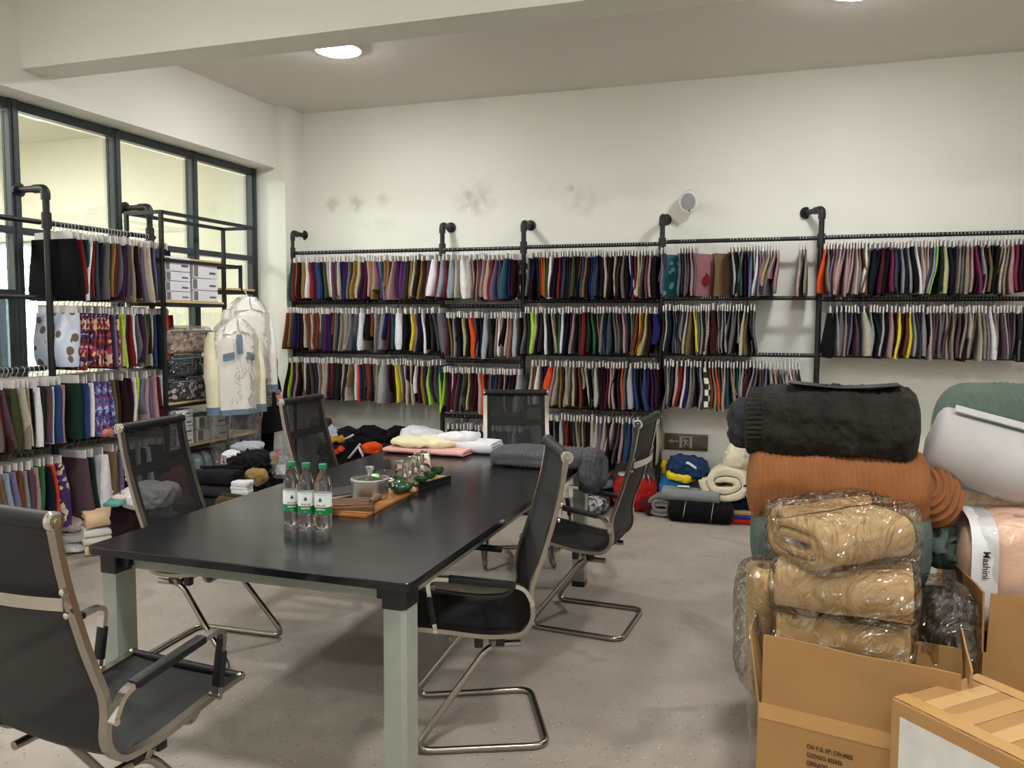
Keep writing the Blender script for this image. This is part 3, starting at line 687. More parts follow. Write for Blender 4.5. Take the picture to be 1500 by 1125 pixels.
def make_chair(label, loc, rz, net):
    t = thing('office_chair', label, 'chair', loc, rz, group='black netting office chairs around the table')
    for sx in (-1, 1):
        b = MB(); pts = [(sx*HW, y, z) for y, z in PROF]
        b.tube(pts, 0, 4, flat=(.016, .026, (0, 1, 0)))
        b.build('side_frame', satin, t, bevel=0)
    s0, s1, s2 = .0, .575, 1.0
    def sheet(u, v, a, q, off=0):
        y, z = ip(a+(q-a)*v); x = (u*2-1)*(HW-.004)
        sag = (1-(2*u-1)**2)*.012
        return Vector((x, y-sag*(1 if v*0+a < .5 and (a+(q-a)*v) < .55 else 0), z-sag*(1 if (a+(q-a)*v) >= .55 else 0)))
    def panel(a, q, nv): 
        b = MB(); b.grid(lambda u, v: sheet(u, v, a, q), 9, nv); return b
    panel(s0, s1, 26).build('backrest', net, t, ang=60)
    panel(s1, s2, 18).build('seat', mesh_dense, t, ang=60)
    for sx in (0, 1):        # stitched dark borders of the backrest
        b = MB(); b.grid(lambda u, v: sheet(sx*(1-.09)+u*.09, v, 0, s1)+Vector((0, .002, 0)), 2, 24); b.build('edge_band', band, t, ang=60)
    b = MB(); b.grid(lambda u, v: sheet(u, v, .165, .205)+Vector((0, .003, 0)), 8, 3); b.build('head_band', band, t, ang=60)
    for (y, z), nm in ((PROF[0], 'top_roll'), (PROF[-1], 'front_roll')):
        r = .021 if nm == 'top_roll' else .012
        b = MB(); b.tube([(-HW, y, z), (HW, y, z)], r, 14); q = b.build(nm, leather, t)
        for sx in (-1, 1):
            b = MB(); b.lathe([(r*1.08, 0), (r*1.12, .006), (r*1.05, .012), (r*.75, .013), (r*.7, .010), (r*.35, .010), (r*.3, .013), (.0005, .0135)], 20, (sx*HW, y, z), RY(sx*pi/2)); b.build('end_cap', chrome, q)
    y, z = ip(.185); b = MB()
    b.tube([(HW*(-1+k/5), y-.018-.028*(1-(k/5-1)**2), z) for k in range(11)], 0, 4, flat=(.03, .006, (0, 0, 1))); br = b.build('back_bar', chrome, t, ang=50)
    for sx in (-1, 1):
        for dz in (-.028, .028):
            b = MB(); b.lathe([(.008, 0), (.008, .006), (.004, .009), (.0005, .009)], 10, (sx*HW, y-.012-dz*.15, z+dz), RX(pi/2)); b.build('bolt', chrome, br)
    for sx in (-1, 1):
        xo = sx*(HW+.022)
        path = arc([((xo, -.165, .535), 0), ((xo, -.135, .595), .06), ((xo, .135, .632), 0), ((xo, .205, .637), .07), ((xo, .175, .455), 0)], 6)
        b = MB(); b.tube(path, 0, 4, flat=(.014, .024, (0, 0, 1)))
        b.tube([(sx*HW, -.163, .535), (xo+sx*.014, -.163, .535)], .009, 10); b.tube([(sx*HW, .175, .452), (xo+sx*.014, .175, .452)], .009, 10)
        arm = b.build('armrest', chrome, t, ang=50, bevel=0)
        b = MB(); b.tube([Vector((xo, -.105, .60)), Vector((xo, .13, .6325))], 0, 4, flat=(.022, .034, (0, 0, 1))); b.tube([Vector((xo, .197, .575)), Vector((xo, .18, .475))], 0, 4, flat=(.02, .032, (0, 1, 0)))
        b.build('arm_pad', leather, arm, bevel=.006)
    r = .0125; bw = .225
    path = []
    for sx in (1, -1):
        side = [((sx*(bw-.05), -.13, .372), 0), ((sx*(bw-.05), -.02, .372), .05), ((sx*(bw-.01), .255, .0135), .07), ((sx*bw, -.225, .0135), .06)]
        path += side if sx > 0 else side[::-1]
    b = MB(); b.tube(arc(path, 6), r, 12); b.build('base_tube', satin, t)
    b = MB(); b.tube(arc([((-HW, -.03, .405), 0), ((-HW+.02, -.03, .372), .03), ((HW-.02, -.03, .372), .03), ((HW, -.03, .405), 0)], 4), r, 10)
    b.tube(arc([((-HW, .12, .43), 0), ((-HW+.02, .12, .395), .03), ((HW-.02, .12, .395), .03), ((HW, .12, .43), 0)], 4), r, 10); b.build('cross_tube', satin, t)
    for sx in (-1, 1):
        b = MB(); b.box((sx*(bw-.05), -.055, .39), (.03, .035, .045)); b.build('seat_bracket', blk, t, bevel=.004)
        b = MB(); b.box((sx*(bw-.05), .02, .385), (.03, .03, .04)); b.build('seat_bracket', blk, t, bevel=.004)
    return t
def place(kx, ky, fx, fy):
    """stand a chair so the right-hand or left-hand knob is at (kx, ky)"""
    a = atan2(-fx, fy); return a
def chair_at(label, knob, side, fwd, net=None, src=[None, None]):
    f = Vector((fwd[0], fwd[1], 0)).normalized(); rgt = Vector((f.y, -f.x, 0)); k = Vector(knob); k.z = 0
    o = k - rgt*side*(HW+.012) - f*PROF[0][0]
    return make_chair(label, o, atan2(-f.x, f.y), net or mesh_open)
ZK = PROF[0][1]
chair_at('black office chair in the near left foreground, seen from behind and cut by the frame', P(83, 763, z=ZK*1.02), 1, (.08, 1), mesh_dense).scale = (1.02, 1.02, 1.02)
chair_at('black office chair with see-through back at the near left side of the table', P(173, 628, z=ZK), 1, (.995, .06))
chair_at('black office chair at the far left side of the table, near the hanging jackets', P(411, 590, z=ZK), 1, (.995, .0))
chair_at('black office chair at the far end of the table, back to the wall rack', P(708, 575, z=ZK), 1, (.37, -.93))
chair_at('black office chair at the far right side of the table by the red bag', P(934, 622, z=ZK), -1, (-1, .06), mesh_dense)
chair_at('black office chair pushed in at the near right corner of the table', P(831, 671, z=ZK), -1, (-.905, -.425), mesh_dense)

# ================================================================== ON THE TABLE
def on(px, py, z=TZ): return P(px, py, z=z)
pet = mat('bottle_plastic', '#ffffff', .03, trans=1, ior=1.33)
lab_w = mat('label_white', '#e6ebe8', .4); lab_g = mat('label_green', '#1d7a4c', .4); red_ink = mat('red_print', '#c0392f', .5); white_ink = mat('white_print', '#e8eee8', .5); dk_green = mat('label_dark_green', '#0f4a34', .5); pale_green = mat('label_pale_green', '#a7d6c2', .5)
def bottle(label, p, rz):
    t = thing('water_bottle', label, 'bottle', p, rz, group='three water bottles at the near end of the table')
    H_ = .235; R_ = .0315
    prof = [(.004, .004), (.012, .003), (.024, .001), (.0295, .005), (R_, .014), (R_, .030), (R_*.965, .034), (R_, .038), (R_, .046), (R_*.965, .05), (R_, .054), (R_, .132), (R_*.97, .138), (R_, .145), (R_*.97, .152), (R_*.98, .158), (R_*.93, .168), (.0255, .185), (.0195, .2), (.0145, .21), (.013, .214), (.013, .219), (.016, .22), (.016, .222), (.0125, .223)]
    b = MB(); b.lathe(prof, 32); b.build('body', pet, t, ang=50)
    b = MB(); b.lathe([(.0150, .222), (.0155, .224), (.0155, .238), (.0145, .240), (.0005, .2405)], 24); b.build('cap', lab_g, t)
    R2 = R_+.0006
    b = MB(); b.lathe([(R2, .083), (R2, .134)], 40, cap=False); lb = b.build('label', lab_w, t)
    b = MB(); b.lathe([(R2, .055), (R2, .083)], 40, cap=False); b.lathe([(R2+.0002, .1285), (R2+.0002, .1292)], 40, cap=False); b.build('green_band', lab_g, lb)
    def bend(v, rr=R2+.0004):
        a = v.x/rr-pi/2; return Vector(((rr+v.z)*cos(a), (rr+v.z)*sin(a), v.y))
    b = MB(); text_mesh(b, '农夫山泉', .0092, Matrix.Identity(4), .0001, bend=lambda v: bend(v+Vector((-.018, .086, 0))), bold=.0002)
    b.build('red_lettering', red_ink, lb, smooth=False)
    b = MB(); text_mesh(b, '饮用纯净水', .0068, Matrix.Identity(4), .0001, bend=lambda v: bend(v+Vector((-.017, .0725, 0))), bold=.0002)
    b.box((0, 0, 0), (0, 0, 0)); del b.v[-8:]; del b.f[-6:]; del b.m[-6:]
    text_mesh(b, '550ml', .004, Matrix.Identity(4), .0001, bend=lambda v: bend(v+Vector((-.006, .061, 0))))
    b.build('white_lettering', white_ink, lb, smooth=False)
    b = MB(); b.add([bend(Vector((x*.001, .101+y*.001, .0)) ) for x, y in ((-9, 4), (9, 4), (5, 12), (0, 16), (-5, 12))], [(0, 1, 2, 3, 4)]); b.build('pale_mountain', pale_green, lb, smooth=False)
    b = MB()
    for y, w_ in ((4, 8), (8, 6), (12, 4.2)): b.add([bend(Vector((x*.001, .101+q*.001, .0004))) for x, q in ((-w_, y), (w_, y), (0, y+7))], [(0, 1, 2)])
    b.add([bend(Vector((x*.001, .101+q*.001, .0004))) for x, q in ((-1.5, 1), (1.5, 1), (1.5, 4), (-1.5, 4))], [(0, 1, 2, 3)])
    b.build('tree_emblem', dk_green, lb, smooth=False)
for (px, py, nm, rz) in ((428, 768, 'left', .35), (449.5, 771, 'middle', .2), (474, 773, 'right', -.05)):
    bottle('clear water bottle with green cap and white and green label, %s of the three' % nm, on(px, py), rz+.25)
# pot
pc = on(542, 733); steel = mat('polished_steel', '#dcd9d4', .3, metal=1)
pot = thing('steel_pot', 'stainless steel pot with glass lid on the tea table set', 'pot', pc)
R_ = .078
b = MB(); b.lathe([(R_-.008, 0), (R_-.002, .004), (R_, .010), (R_, .074), (R_+.005, .078), (R_+.005, .081), (R_-.003, .081), (R_-.003, .012), (.001, .010)], 48); b.build('body', steel, pot)
b = MB(); b.lathe([(R_+.004, .081), (R_+.004, .085), (R_-.004, .086), (R_-.004, .082)], 48, cap=False); lid = b.build('lid_rim', steel, pot)
b = MB(); b.lathe([(R_-.004, .084), (.05, .095), (.02, .101), (.001, .102), (.001, .1005), (.02, .099), (.05, .093), (R_-.004, .0825)], 40, cap=False); b.build('glass_lid', glass, lid)
b = MB(); b.lathe([(.011, .102), (.012, .112), (.019, .130), (.0205, .134), (.018, .135), (.001, .128)], 24); b.build('lid_knob', mat('clear_acrylic', '#eef2f4', .08, trans=.85, ior=1.4), lid)
b = MB(); b.lathe([(.0005, 0), (.017, 0), (.017, .0008), (.0005, .001)], 24, (.012, -.03, .0995), RX(.35)); q = b.build('round_sticker', mat('sticker_green', '#8fcf5a', .5), lid)
b = MB(); b.lathe([(.0005, 0), (.009, 0), (.009, .0006), (.0005, .0006)], 20, (.004, -.033, .1012), RX(.35)); b.build('sticker_centre', white_ink, lid)
for sx in (1,):
    b = MB(); b.tube(arc([((sx*R_, -.022, .066), 0), ((sx*(R_+.03), -.022, .068), .012), ((sx*(R_+.03), .022, .068), .012), ((sx*R_, .022, .066), 0)], 4), .004, 8); b.build('side_handle', steel, pot)
pot.rotation_euler.z = .9
# bamboo board
bamboo = mat('bamboo', '#a8713a', .4, var=.12, vscale=25)
e = (on(613, 719)-on(555, 749)); e.z = 0; ln = e.length; e.normalize(); sd = Vector((-e.y, e.x, 0)); BW = .13
t = thing('bamboo_tray', 'long bamboo serving board under the pot and teapot', 'tray', on(555, 749)+sd*BW/2+e*ln*.5-e*.06)
b = MB(); M = frame((0, 0, 0), e, sd); b.box((0, 0, .006), (ln+.12, BW, .012)); b.xform(M); b.build('board', bamboo, t, bevel=.002, smooth=False)
for k in (-1, 1):
    b = MB(); b.box((k*(ln/2+.05), 0, .016), (.014, BW, .008)); b.xform(M); b.build('end_lip', bamboo, t, smooth=False)
pot.location.z += .012
# slatted brown trays
brown = mat('brown_bamboo', '#6b4a33', .5, var=.15, vscale=30)
o = on(512, 756); t = thing('slatted_tray', 'stack of brown slatted bamboo trays in front of the pot', 'tray', o+Vector((-.03, .085, 0)))
M = RZ(.5)
for l in range(2):
    b = MB(); z0 = l*.017
    for k in (-1, 1): b.box((k*.078, 0, z0+.009), (.012, .155-.006*l, .015))
    for k in (-1, 1): b.box((0, k*(.076-.003*l), z0+.009), (.145, .012, .015))
    b.xform(M); b.build('frame', brown, t, smooth=False, bevel=.001)
for k in range(5):
    b = MB(); b.box((0, -.056+k*.028, .037), (.16, .013, .006)); b.xform(M); b.build('slat', brown, t, smooth=False)
b = MB(); b.tube([(.07, -.05, .045), (.10, .0, .053), (.105, .05, .045)], [.012, .016, .006], 10); b.xform(M); b.build('scoop', brown, t)
# black notebook lying behind
o = on(498, 725); t = thing('notebook', 'closed black notebook lying beside the pot', 'notebook', o)
b = MB(); b.box((0, 0, .004), (.15, .21, .004)); b.box((0, 0, .017), (.15, .21, .004)); b.box((-.073, 0, .0105), (.004, .21, .017)); b.xform(RZ(-.5)); b.build('cover', blk, t, smooth=False, bevel=.001)
b = MB(); b.box((.002, 0, .0105), (.142, .2, .0089)); b.xform(RZ(-.5)); b.build('pages', mat('paper', '#c8c6bf', .8), t, smooth=False)
# teapot
celadon = mat('green_glaze', '#1d4a2c', .12, var=.25, vscale=35, coat=.6, spec=.6)
tz = .012; o = on(587, 722, TZ+tz); t = thing('teapot', 'small round dark green glazed teapot on the bamboo board', 'teapot', o)
b = MB(); b.lathe([(.022, 0), (.030, .003), (.043, .015), (.047, .028), (.042, .041), (.028, .050), (.022, .052), (.019, .049), (.001, .047)], 36); b.build('body', celadon, t)
b = MB(); b.lathe([(.023, .050), (.020, .056), (.008, .060), (.006, .064), (.009, .069), (.006, .073), (.001, .074)], 24); b.build('lid', celadon, t)
b = MB(); b.tube([(.038, -.012, .024), (.056, -.018, .034), (.066, -.022, .050), (.072, -.024, .054)], [.012, .009, .006, .005], 12); b.build('spout', celadon, t)
b = MB(); b.tube(arc([((-.030, .0, .044), 0), ((-.056, .012, .052), .02), ((-.085, .02, .062), 0)], 5), [.007]*3+[.009]*5, 10) if False else b.tube([(-.036, .006, .038), (-.052, .012, .046), (-.072, .018, .056), (-.088, .022, .062)], [.007, .008, .009, .007], 10); b.build('side_handle', mat('red_clay', '#8a5038', .5), t)
t = thing('wooden_ball', 'small pale wooden knob at the right end of the bamboo board', 'knob', on(604, 721, TZ+tz))
b = MB(); b.lathe([(.010, 0), (.017, .006), (.018, .013), (.014, .021), (.006, .025), (.0005, .026)], 20); b.build('knob', mat('pale_wood', '#b99a6a', .6), t)
# glass pitcher
t = thing('glass_pitcher', 'clear glass fairness pitcher behind the pot', 'pitcher', on(566, 712))
b = MB(); b.lathe([(.024, 0), (.027, .003), (.034, .03), (.042, .062), (.048, .072), (.046, .072), (.040, .062), (.032, .03), (.025, .005), (.001, .004)], 32)
for i, v in enumerate(b.v):
    if v[2] > .055 and v[0] > .02: b.v[i] = (v[0]+(v[0]-.02)*.9*(v[2]-.055)/.017, v[1]*.8, v[2]+.006*(v[2]-.055)/.017)
b.build('body', glass, t)
b = MB(); b.tube(arc([((-.036, 0, .058), 0), ((-.065, 0, .056), .015), ((-.058, 0, .018), .015), ((-.031, 0, .02), 0)], 4), .004, 8); b.build('handle', glass, t)
# black tea tray with cups and glasses
e = on(661, 705)-on(610, 720); e.z = 0; ln = e.length; e.normalize(); sd = Vector((-e.y, e.x, 0)); BW = .19; o = on(610, 720)+sd*BW/2+e*ln/2
t = thing('tea_tray', 'black tea tray with bamboo slat top holding cups and glasses', 'tray', o)
M = frame((0, 0, 0), e, sd); b = MB()
b.box((0, 0, .004), (ln, BW, .008))
for k in (-1, 1): b.box((k*(ln/2-.005), 0, .019), (.01, BW, .022)); b.box((0, k*(BW/2-.005), .019), (ln-.02, .01, .022))
b.xform(M); b.build('box', blk, t, smooth=False, bevel=.0015)
for k in range(7):
    b = MB(); b.box((-ln/2+.03+(ln-.06)*k/6, 0, .0255), ((ln-.06)/6*.74, BW-.024, .005)); b.xform(M); b.build('slat', mat('pale_bamboo', '#b39a62', .5, var=.1, vscale=30), t, smooth=False)
TT = TZ+.028
def cup(px, py, label):
    t = thing('tea_cup', label, 'cup', on(px, py, TT), group='dark green tea cups on the black tray')
    b = MB(); b.lathe([(.012, 0), (.016, .002), (.027, .011), (.031, .022), (.0315, .029), (.0295, .029), (.029, .022), (.024, .011), (.012, .006), (.001, .005)], 28); b.build('bowl', celadon, t)
    return t
cup(617, 708, 'dark green tea cup at the near end of the black tray'); cup(630, 701, 'dark green tea cup in the middle of the row on the black tray'); cup(641, 694, 'dark green tea cup at the far end of the black tray')
cup(585, 708, 'dark green tea cup standing behind the teapot').location.z -= 0.0
def tumbler(px, py, label, z=TT):
    t = thing('drinking_glass', label, 'glass', on(px, py, z), group='upturned drinking glasses on the tea tray')
    b = MB(); b.lathe([(.0285, 0), (.030, .0), (.0265, .095), (.024, .112), (.020, .116), (.001, .116), (.001, .104), (.02, .104), (.0225, .098), (.0285, 0)], 32, cap=False); b.build('tumbler', glass, t)
for i, (px, py) in enumerate(((587, 711), (598, 711), (605, 704), (613.5, 699), (623, 694.5))):
    tumbler(px, py, 'clear upturned drinking glass, %s of the row counted from the near end' % ORD[i], TZ if i == 0 else TT)
# ================================================================== CLOTH HELPERS
def cloth(name, col, var=.08, bump=.25, bs=120, rough=.95, sheen=.04):
    return mat(name, col, rough, var=var, vscale=14, bump=bump, bscale=bs, spec=.1, sheen=sheen)
def crumple(amp, scale, seed, sharp=1.0):
    ca, sa = cos(seed*1.3), sin(seed*1.3)
    def f(q, o):
        x, y = o[0]*ca+o[1]*sa, -o[0]*sa+o[1]*ca
        p = Vector((x*scale*1.5, y*scale*.55, o[2]*scale*1.6))+Vector((seed*3.1, seed*1.7, seed))
        r = 1-abs(noise.noise(p))*2.4
        r2 = 1-abs(noise.noise(Vector((p.y*2.1, p.x*1.7, p.z*2.6))))*2.4
        return amp*(r*sharp*.8+r2*.45+noise.noise(p*4.1)*.35-.35)
    return f
def film_crumple(amp, scale, seed):
    def f(q, o):
        p = Vector(o)*scale+Vector((seed*2.1, seed, seed*.7)); w2 = Vector((p.x*2.2+2*noise.noise(p), p.y*2.2, p.z*2.6))
        return amp*(.5+(1-abs(noise.noise(w2))*2)*.9+.5*abs(noise.noise(w2*2.3)))
    return f
def garment(name, label, cat, c, d, M, rz=0, amp=.02, scale=7, p=3, seed=1, group=None, tilt=0, seg=(34, 28, 16), parts=()):
    """a crumpled or folded piece of clothing of size d standing on point c"""
    t = tag(MB().soft(d, p, seg, crumple(amp, scale, seed)).build(name, M, ang=80), label, cat, group)
    t.location = c; t.rotation_euler = (0, tilt, rz); return t
def folded(L, W, Th, turns, m=0, nl=16, seed=1, wob=.004, t0=.25):
    """a blanket rolled flat: a stadium-shaped spiral seen at both ends, length L along x"""
    b = MB(); n = int(turns*28); th = Th/2/(turns+t0); outer = []; inner = []
    for i in range(n+1):
        a = 2*pi*turns*i/n; r = th*(t0+a/(2*pi)); ex = max(0, W/2-Th/2)
        for lst, rr in ((outer, r+th*.48), (inner, r-th*.42)):
            x = rr*cos(a)+ex*max(-1, min(1, cos(a)*1.8)); z = rr*sin(a); lst.append((x, z))
    mid = [((a_[0]+c_[0])/2, (a_[1]+c_[1])/2) for a_, c_ in zip(outer, inner)]; mid = mid+mid[::-1]
    ring = outer+inner[::-1]; k = len(ring); vs = []; stations = [(0, .35), (.006, .75), (.022, 1)]+[(.022+(1-.044)*q_/(nl-4), 1) for q_ in range(1, nl-4)]+[(.978, 1), (.994, .75), (1, .35)]; nl = len(stations)-1
    for j, (u, kk) in enumerate(stations):
        x = (u-.5)*L
        for (y, z), (my, mz) in zip(ring, mid):
            y, z = my+(y-my)*kk, mz+(z-mz)*kk
            e = 1
            q = wob*noise.noise((x*9+seed, y*9, z*9)); vs.append((x+.25*wob*noise.noise((y*30, z*30, seed+j)), y*e+q, z*e+q+Th/2))
    fs = []
    for j in range(nl):
        for i in range(k): fs.append((j*k+i, j*k+(i+1) % k, (j+1)*k+(i+1) % k, (j+1)*k+i))
    h = n+1
    for j, fl in ((0, 0), (nl, 1)):
        for i in range(n):
            q = (j*k+i, j*k+k-1-i, j*k+k-2-i, j*k+i+1); fs.append(q if fl else q[::-1])
    b.add(vs, fs, m); return b
def bundle(L, ry, rz, rib=0, pitch=.02, nu=0, nv=40, amp=.015, seed=1, p=2.6, taper=.18, fur=0, around=0):
    """a stuffed roll lying along x with ribs running round it and rounded ends"""
    nu = nu or (int(L/pitch*6) if rib else 48); b = MB()
    def fn(u, v):
        x = (u-.5)*L; e = abs(2*u-1); k = (1-max(0, (e-(1-taper))/taper)**2.4)**.5 if e > 1-taper else 1; k = max(k, .02)
        a = 2*pi*v; c_, s_ = cos(a), sin(a); l = (abs(c_)**p+abs(s_)**p)**(1/p)
        P_ = Vector((x*4+seed*5, c_*1.3, s_*1.3))
        d = amp*(1-2*abs(noise.noise(P_)))+amp*.5*noise.noise(P_*2.1)
        if rib: d += rib*abs(sin(pi*(x+.02*noise.noise((c_*2, s_*2, seed)))/pitch))
        if around: d += .009*abs(sin(a*around/2+x*9))
        if fur: d += fur*noise.noise(Vector((x*45, c_*ry*45*1.2, s_*rz*45*1.2+seed)))
        return Vector((x, (c_/l*ry+c_*d)*k, (s_/l*rz+s_*d)*k+rz))
    b.grid(fn, nu, nv, wv=True)
    for s_, i0 in ((0, 0), (1, (nu-1)*nv)):
        f = tuple(range(i0, i0+nv)); b.f.append(f if s_ else f[::-1]); b.m.append(0)
    return b
def wrap(parent, d, p=5, c=(0, 0, 0), M=None, amp=.012, scale=9, seed=2, mt=None, name='plastic_bag', seg=(40, 30, 18)):
    b = MB(); b.soft(d, p, seg, film_crumple(amp, scale, seed), c, M); return b.build(name, mt or film, parent, ang=70)

# ================================================================== RIGHT-HAND PILE
tan_f = cloth('tan_plush', '#bb9c6d', .06, .2, 160)
or_f = cloth('rust_corduroy', '#8c5b38', .10, .25, 90); teal_f = cloth('teal_corduroy', '#54625b', .08, .2, 90); char_f = cloth('charcoal_fleece', '#2a2824', .3, 1.0, 55)
green_f = cloth('green_corduroy', '#59685d', .08, .2, 90); white_f = cloth('white_plush', '#b9b7b5', .02, .1, 120); peach_f = cloth('peach_plush', '#f2c9ae', .05, .2, 90)
def on_plane(px, py, y): return P(px, py, y=y)
PY = 3.42
def cx(px): return P(px, 700, y=PY-.15).x
# supporting carton behind
def carton(name, label, c, d, rz=0):
    t = thing(name, label, 'box', c, rz)
    b = MB(); b.box((0, 0, d[2]/2), d); b.build('body', cardboard, t, bevel=.004, smooth=False)
    b = MB(); b.box((0, 0, d[2]+.0005), (d[0]*1.002, .06, .001)); b.build('tape_strip', tape, t, smooth=False); return t
carton('cardboard_box', 'plain brown cardboard box mostly hidden under the teal corduroy bundle', (.235, PY+.02, 0), (.50, .40, .535), -.03)
t = thing('corduroy_blanket', 'grey-teal corduroy bundle at the bottom of the blanket pile', 'blanket', (.22, PY, .535), -.04)
bundle(.66, .22, .155, .006, .021, nv=44, amp=.012, seed=3).build('roll', teal_f, t, ang=80)
b = MB(); b.soft((.10, .26, .16), 2.4, (14, 12, 10), crumple(.03, 14, 5), (.36, .02, .07)); b.build('loose_end', teal_f, t, ang=80)
t = thing('corduroy_blanket', 'rust orange corduroy bundle in the middle of the blanket pile', 'blanket', (.20, PY-.01, .745), .03)
bundle(.665, .21, .142, .006, .0195, nv=48, amp=.012, seed=8).build('roll', or_f, t, ang=80)
lp = MB(); lp.soft((.20, .24, .205), 2.3, (40, 30, 30), lambda q, o: .008*sin(sqrt((o.x+.09)**2+(o.z-.03)**2)*230)+.016*noise.noise(Vector(o)*9), (.345, -.03, .02))
lp.xform(T(.345, 0, .12) @ RY(.5) @ T(-.345, 0, -.12))
lp.build('looped_end', or_f, t, ang=80)
t = thing('fleece_blanket', 'charcoal grey shaggy fleece bundle on top of the blanket pile', 'blanket', (.195, PY, 1.005), -.02)
bundle(.60, .20, .128, 0, nu=150, nv=72, amp=.02, seed=11, fur=.012, taper=.22).build('roll', char_f, t, ang=180)
b = bundle(.13, .185, .118, 0, nu=24, nv=240, amp=.008, seed=14, taper=.4, around=44); b.xform(T(-.275, .0, .004)); b.build('ribbed_cuff', char_f, t, ang=80)
b = MB(); b.soft((.12, .22, .19), 2.6, (14, 12, 10), crumple(.02, 12, 4), (-.335, -.02, .015)); b.build('folded_end', cloth('charcoal_knit', '#323236'), t, ang=80)
t = thing('paper_sleeve', 'glossy black card sleeve lying on top of the charcoal fleece bundle', 'sleeve', (.215, PY-.02, 1.268), -.02)
b = MB(); b.grid(lambda u, v: Vector(((u-.5)*.40, (v-.5)*.17-.03, .004+.016*abs(2*u-1)**1.5)), 12, 4); b.grid(lambda u, v: Vector(((u-.5)*.40, (v-.5)*.17-.03, .007+.016*abs(2*u-1)**1.5)), 12, 4); b.build('sheet', mat('black_card', '#1a1714', .25), t, ang=60)
# open carton of tan blankets
FL, FR = Vector((-.045, 2.615, 0)), Vector((.50, 2.495, 0)); ex = (FR-FL).normalized(); CW = (FR-FL).length; CD = .44; HB, HF = .315, .55
an = atan2(ex.y, ex.x); cen = FL+ex*CW/2+Vector((-ex.y, ex.x, 0))*CD/2
cb = thing('cardboard_box', 'large open brown cardboard box full of bagged tan blankets, black print on front', 'box', cen, an)
b = MB(); w_ = .006
b.box((0, -CD/2, HB/2), (CW, w_, HB)); b.box((0, CD/2, HB/2), (CW, w_, HB)); b.box((-CW/2, 0, HB/2), (w_, CD, HB)); b.box((CW/2, 0, HB/2), (w_, CD, HB)); b.box((0, 0, .004), (CW, CD, w_))
b.build('body', cardboard, cb, smooth=False)
def flap(a, q, top_a, top_q, name='flap'):
    a, q, ta, tq = (Vector(v) for v in (a, q, top_a, top_q)); b = MB(); n_ = (q-a).cross(ta-a).normalized()*.003
    N_ = 8; vs = []
    for i in range(N_+1):
        u = i/N_; p0 = a.lerp(q, u); p1 = ta.lerp(tq, u)+Vector((0, 0, .003*sin(9*u)))
        vs += [p0-n_, p0+n_, p1+n_, p1-n_]
    fs = []
    for i in range(N_):
        for j in range(4): fs.append((i*4+j, i*4+(j+1) % 4, i*4+4+(j+1) % 4, i*4+4+j))
    fs += [(3, 2, 1, 0), (N_*4, N_*4+1, N_*4+2, N_*4+3)]; b.add(vs, fs); return b.build(name, cardboard, cb, smooth=False)
hw, hd = CW/2, CD/2
flap((-hw+.01, -hd, HB), (hw, -hd, HB), (-hw+.012, -hd-.012, HF), (hw-.005, -hd-.01, HF-.005))
flap((-hw, -hd, HB), (-hw, hd, HB), (-hw-.035, -hd+.01, HF-.0), (-hw-.11, hd, HF-.02))
flap((hw, -hd, HB), (hw, hd, HB), (hw+.02, -hd+.02, HF+.0), (hw-.02, hd-.06, HF-.0))
flap((-hw, hd, HB), (hw, hd, HB), (-hw, hd+.02, HF-.1), (hw, hd+.02, HF-.1))
b = MB(); b.box((0, -hd-.004, HB-.012), (CW*.99, .001, .05)); b.build('tape_strip', tape, cb, smooth=False)
ink = mat('box_print', '#3b2c17', .7)
b = MB(); Mt = T(-.165, -hd-.0045, 0) @ RX(pi/2) @ Matrix.Diagonal((1, 1.25, 1, 1))
for i, s_ in enumerate(('CW P.G. Nº: CW-4002', 'CODIGO: 825625', 'CERRADO')): text_mesh(b, s_, .0175, T(-.13, -hd-.0045, HB-.097-.026*i) @ RX(pi/2) @ Matrix.Diagonal((.78, 1.1, 1, 1)), .0003, bold=.0004)
b.build('printed_lettering', ink, cb, smooth=False)
b = MB(); b.grid(lambda u, v: Vector((-hw-.01-.035*v+.02*noise.noise((u*5, v*6, 1)), -hd-.02+u*.16+.015*noise.noise((u*4, v*9, 3)), .02+v*(HF-.01))), 10, 18); b.build('torn_film', film_dull, cb, ang=80)
b = MB(); b.grid(lambda u, v: Vector((.14+u*.09+.01*noise.noise((u*5, v*6, 1)), -hd-.016-.012*abs(noise.noise((u*6, v*7, 3))), HB-.05+v*.10)), 8, 10); b.build('torn_tape', film, cb, ang=80)
def loc2w(x, y, z): return Matrix.Translation(cen) @ RZ(an) @ Vector((x, y, z))
def bag_blanket(label, c, d, rz, turns, seed, tilt=0, bagd=1.03):
    t = thing('bagged_blanket', label, 'blanket', c, rz, group='tan blankets in clear bags'); t.rotation_euler = (0, tilt, rz)
    folded(d[0], d[1], d[2], turns, seed=seed, wob=.007).build('blanket', tan_f, t, ang=60)
    wrap(t, (d[0]*bagd+.016, d[1]*bagd+.024, d[2]*1.02+.012), 9, amp=.009, scale=8, seed=seed); return t
bag_blanket('tan plush blanket in a clear bag, lowest in the open box', Vector((.205, 2.84, .435)), (.39, .34, .165), an*.3, 1.6, 5)
bag_blanket('tan plush blanket in a clear bag, second layer in the open box', Vector((.205, 2.83, .60)), (.40, .34, .15), an*.4, 1.6, 7)
t = thing('bagged_blanket', 'tan plush blanket in a clear bag, standing on end at left of the open box', 'blanket', (-.035, 2.87, .26), .35, group='tan blankets in clear bags')
b = folded(.43, .17, .15, 1.6, seed=9, wob=.008); b.xform(T(0, 0, .215) @ RY(pi/2) @ T(0, 0, -.075)); b.build('blanket', tan_f, t, ang=60)
wrap(t, (.175, .19, .45), 4, amp=.008, seed=9)
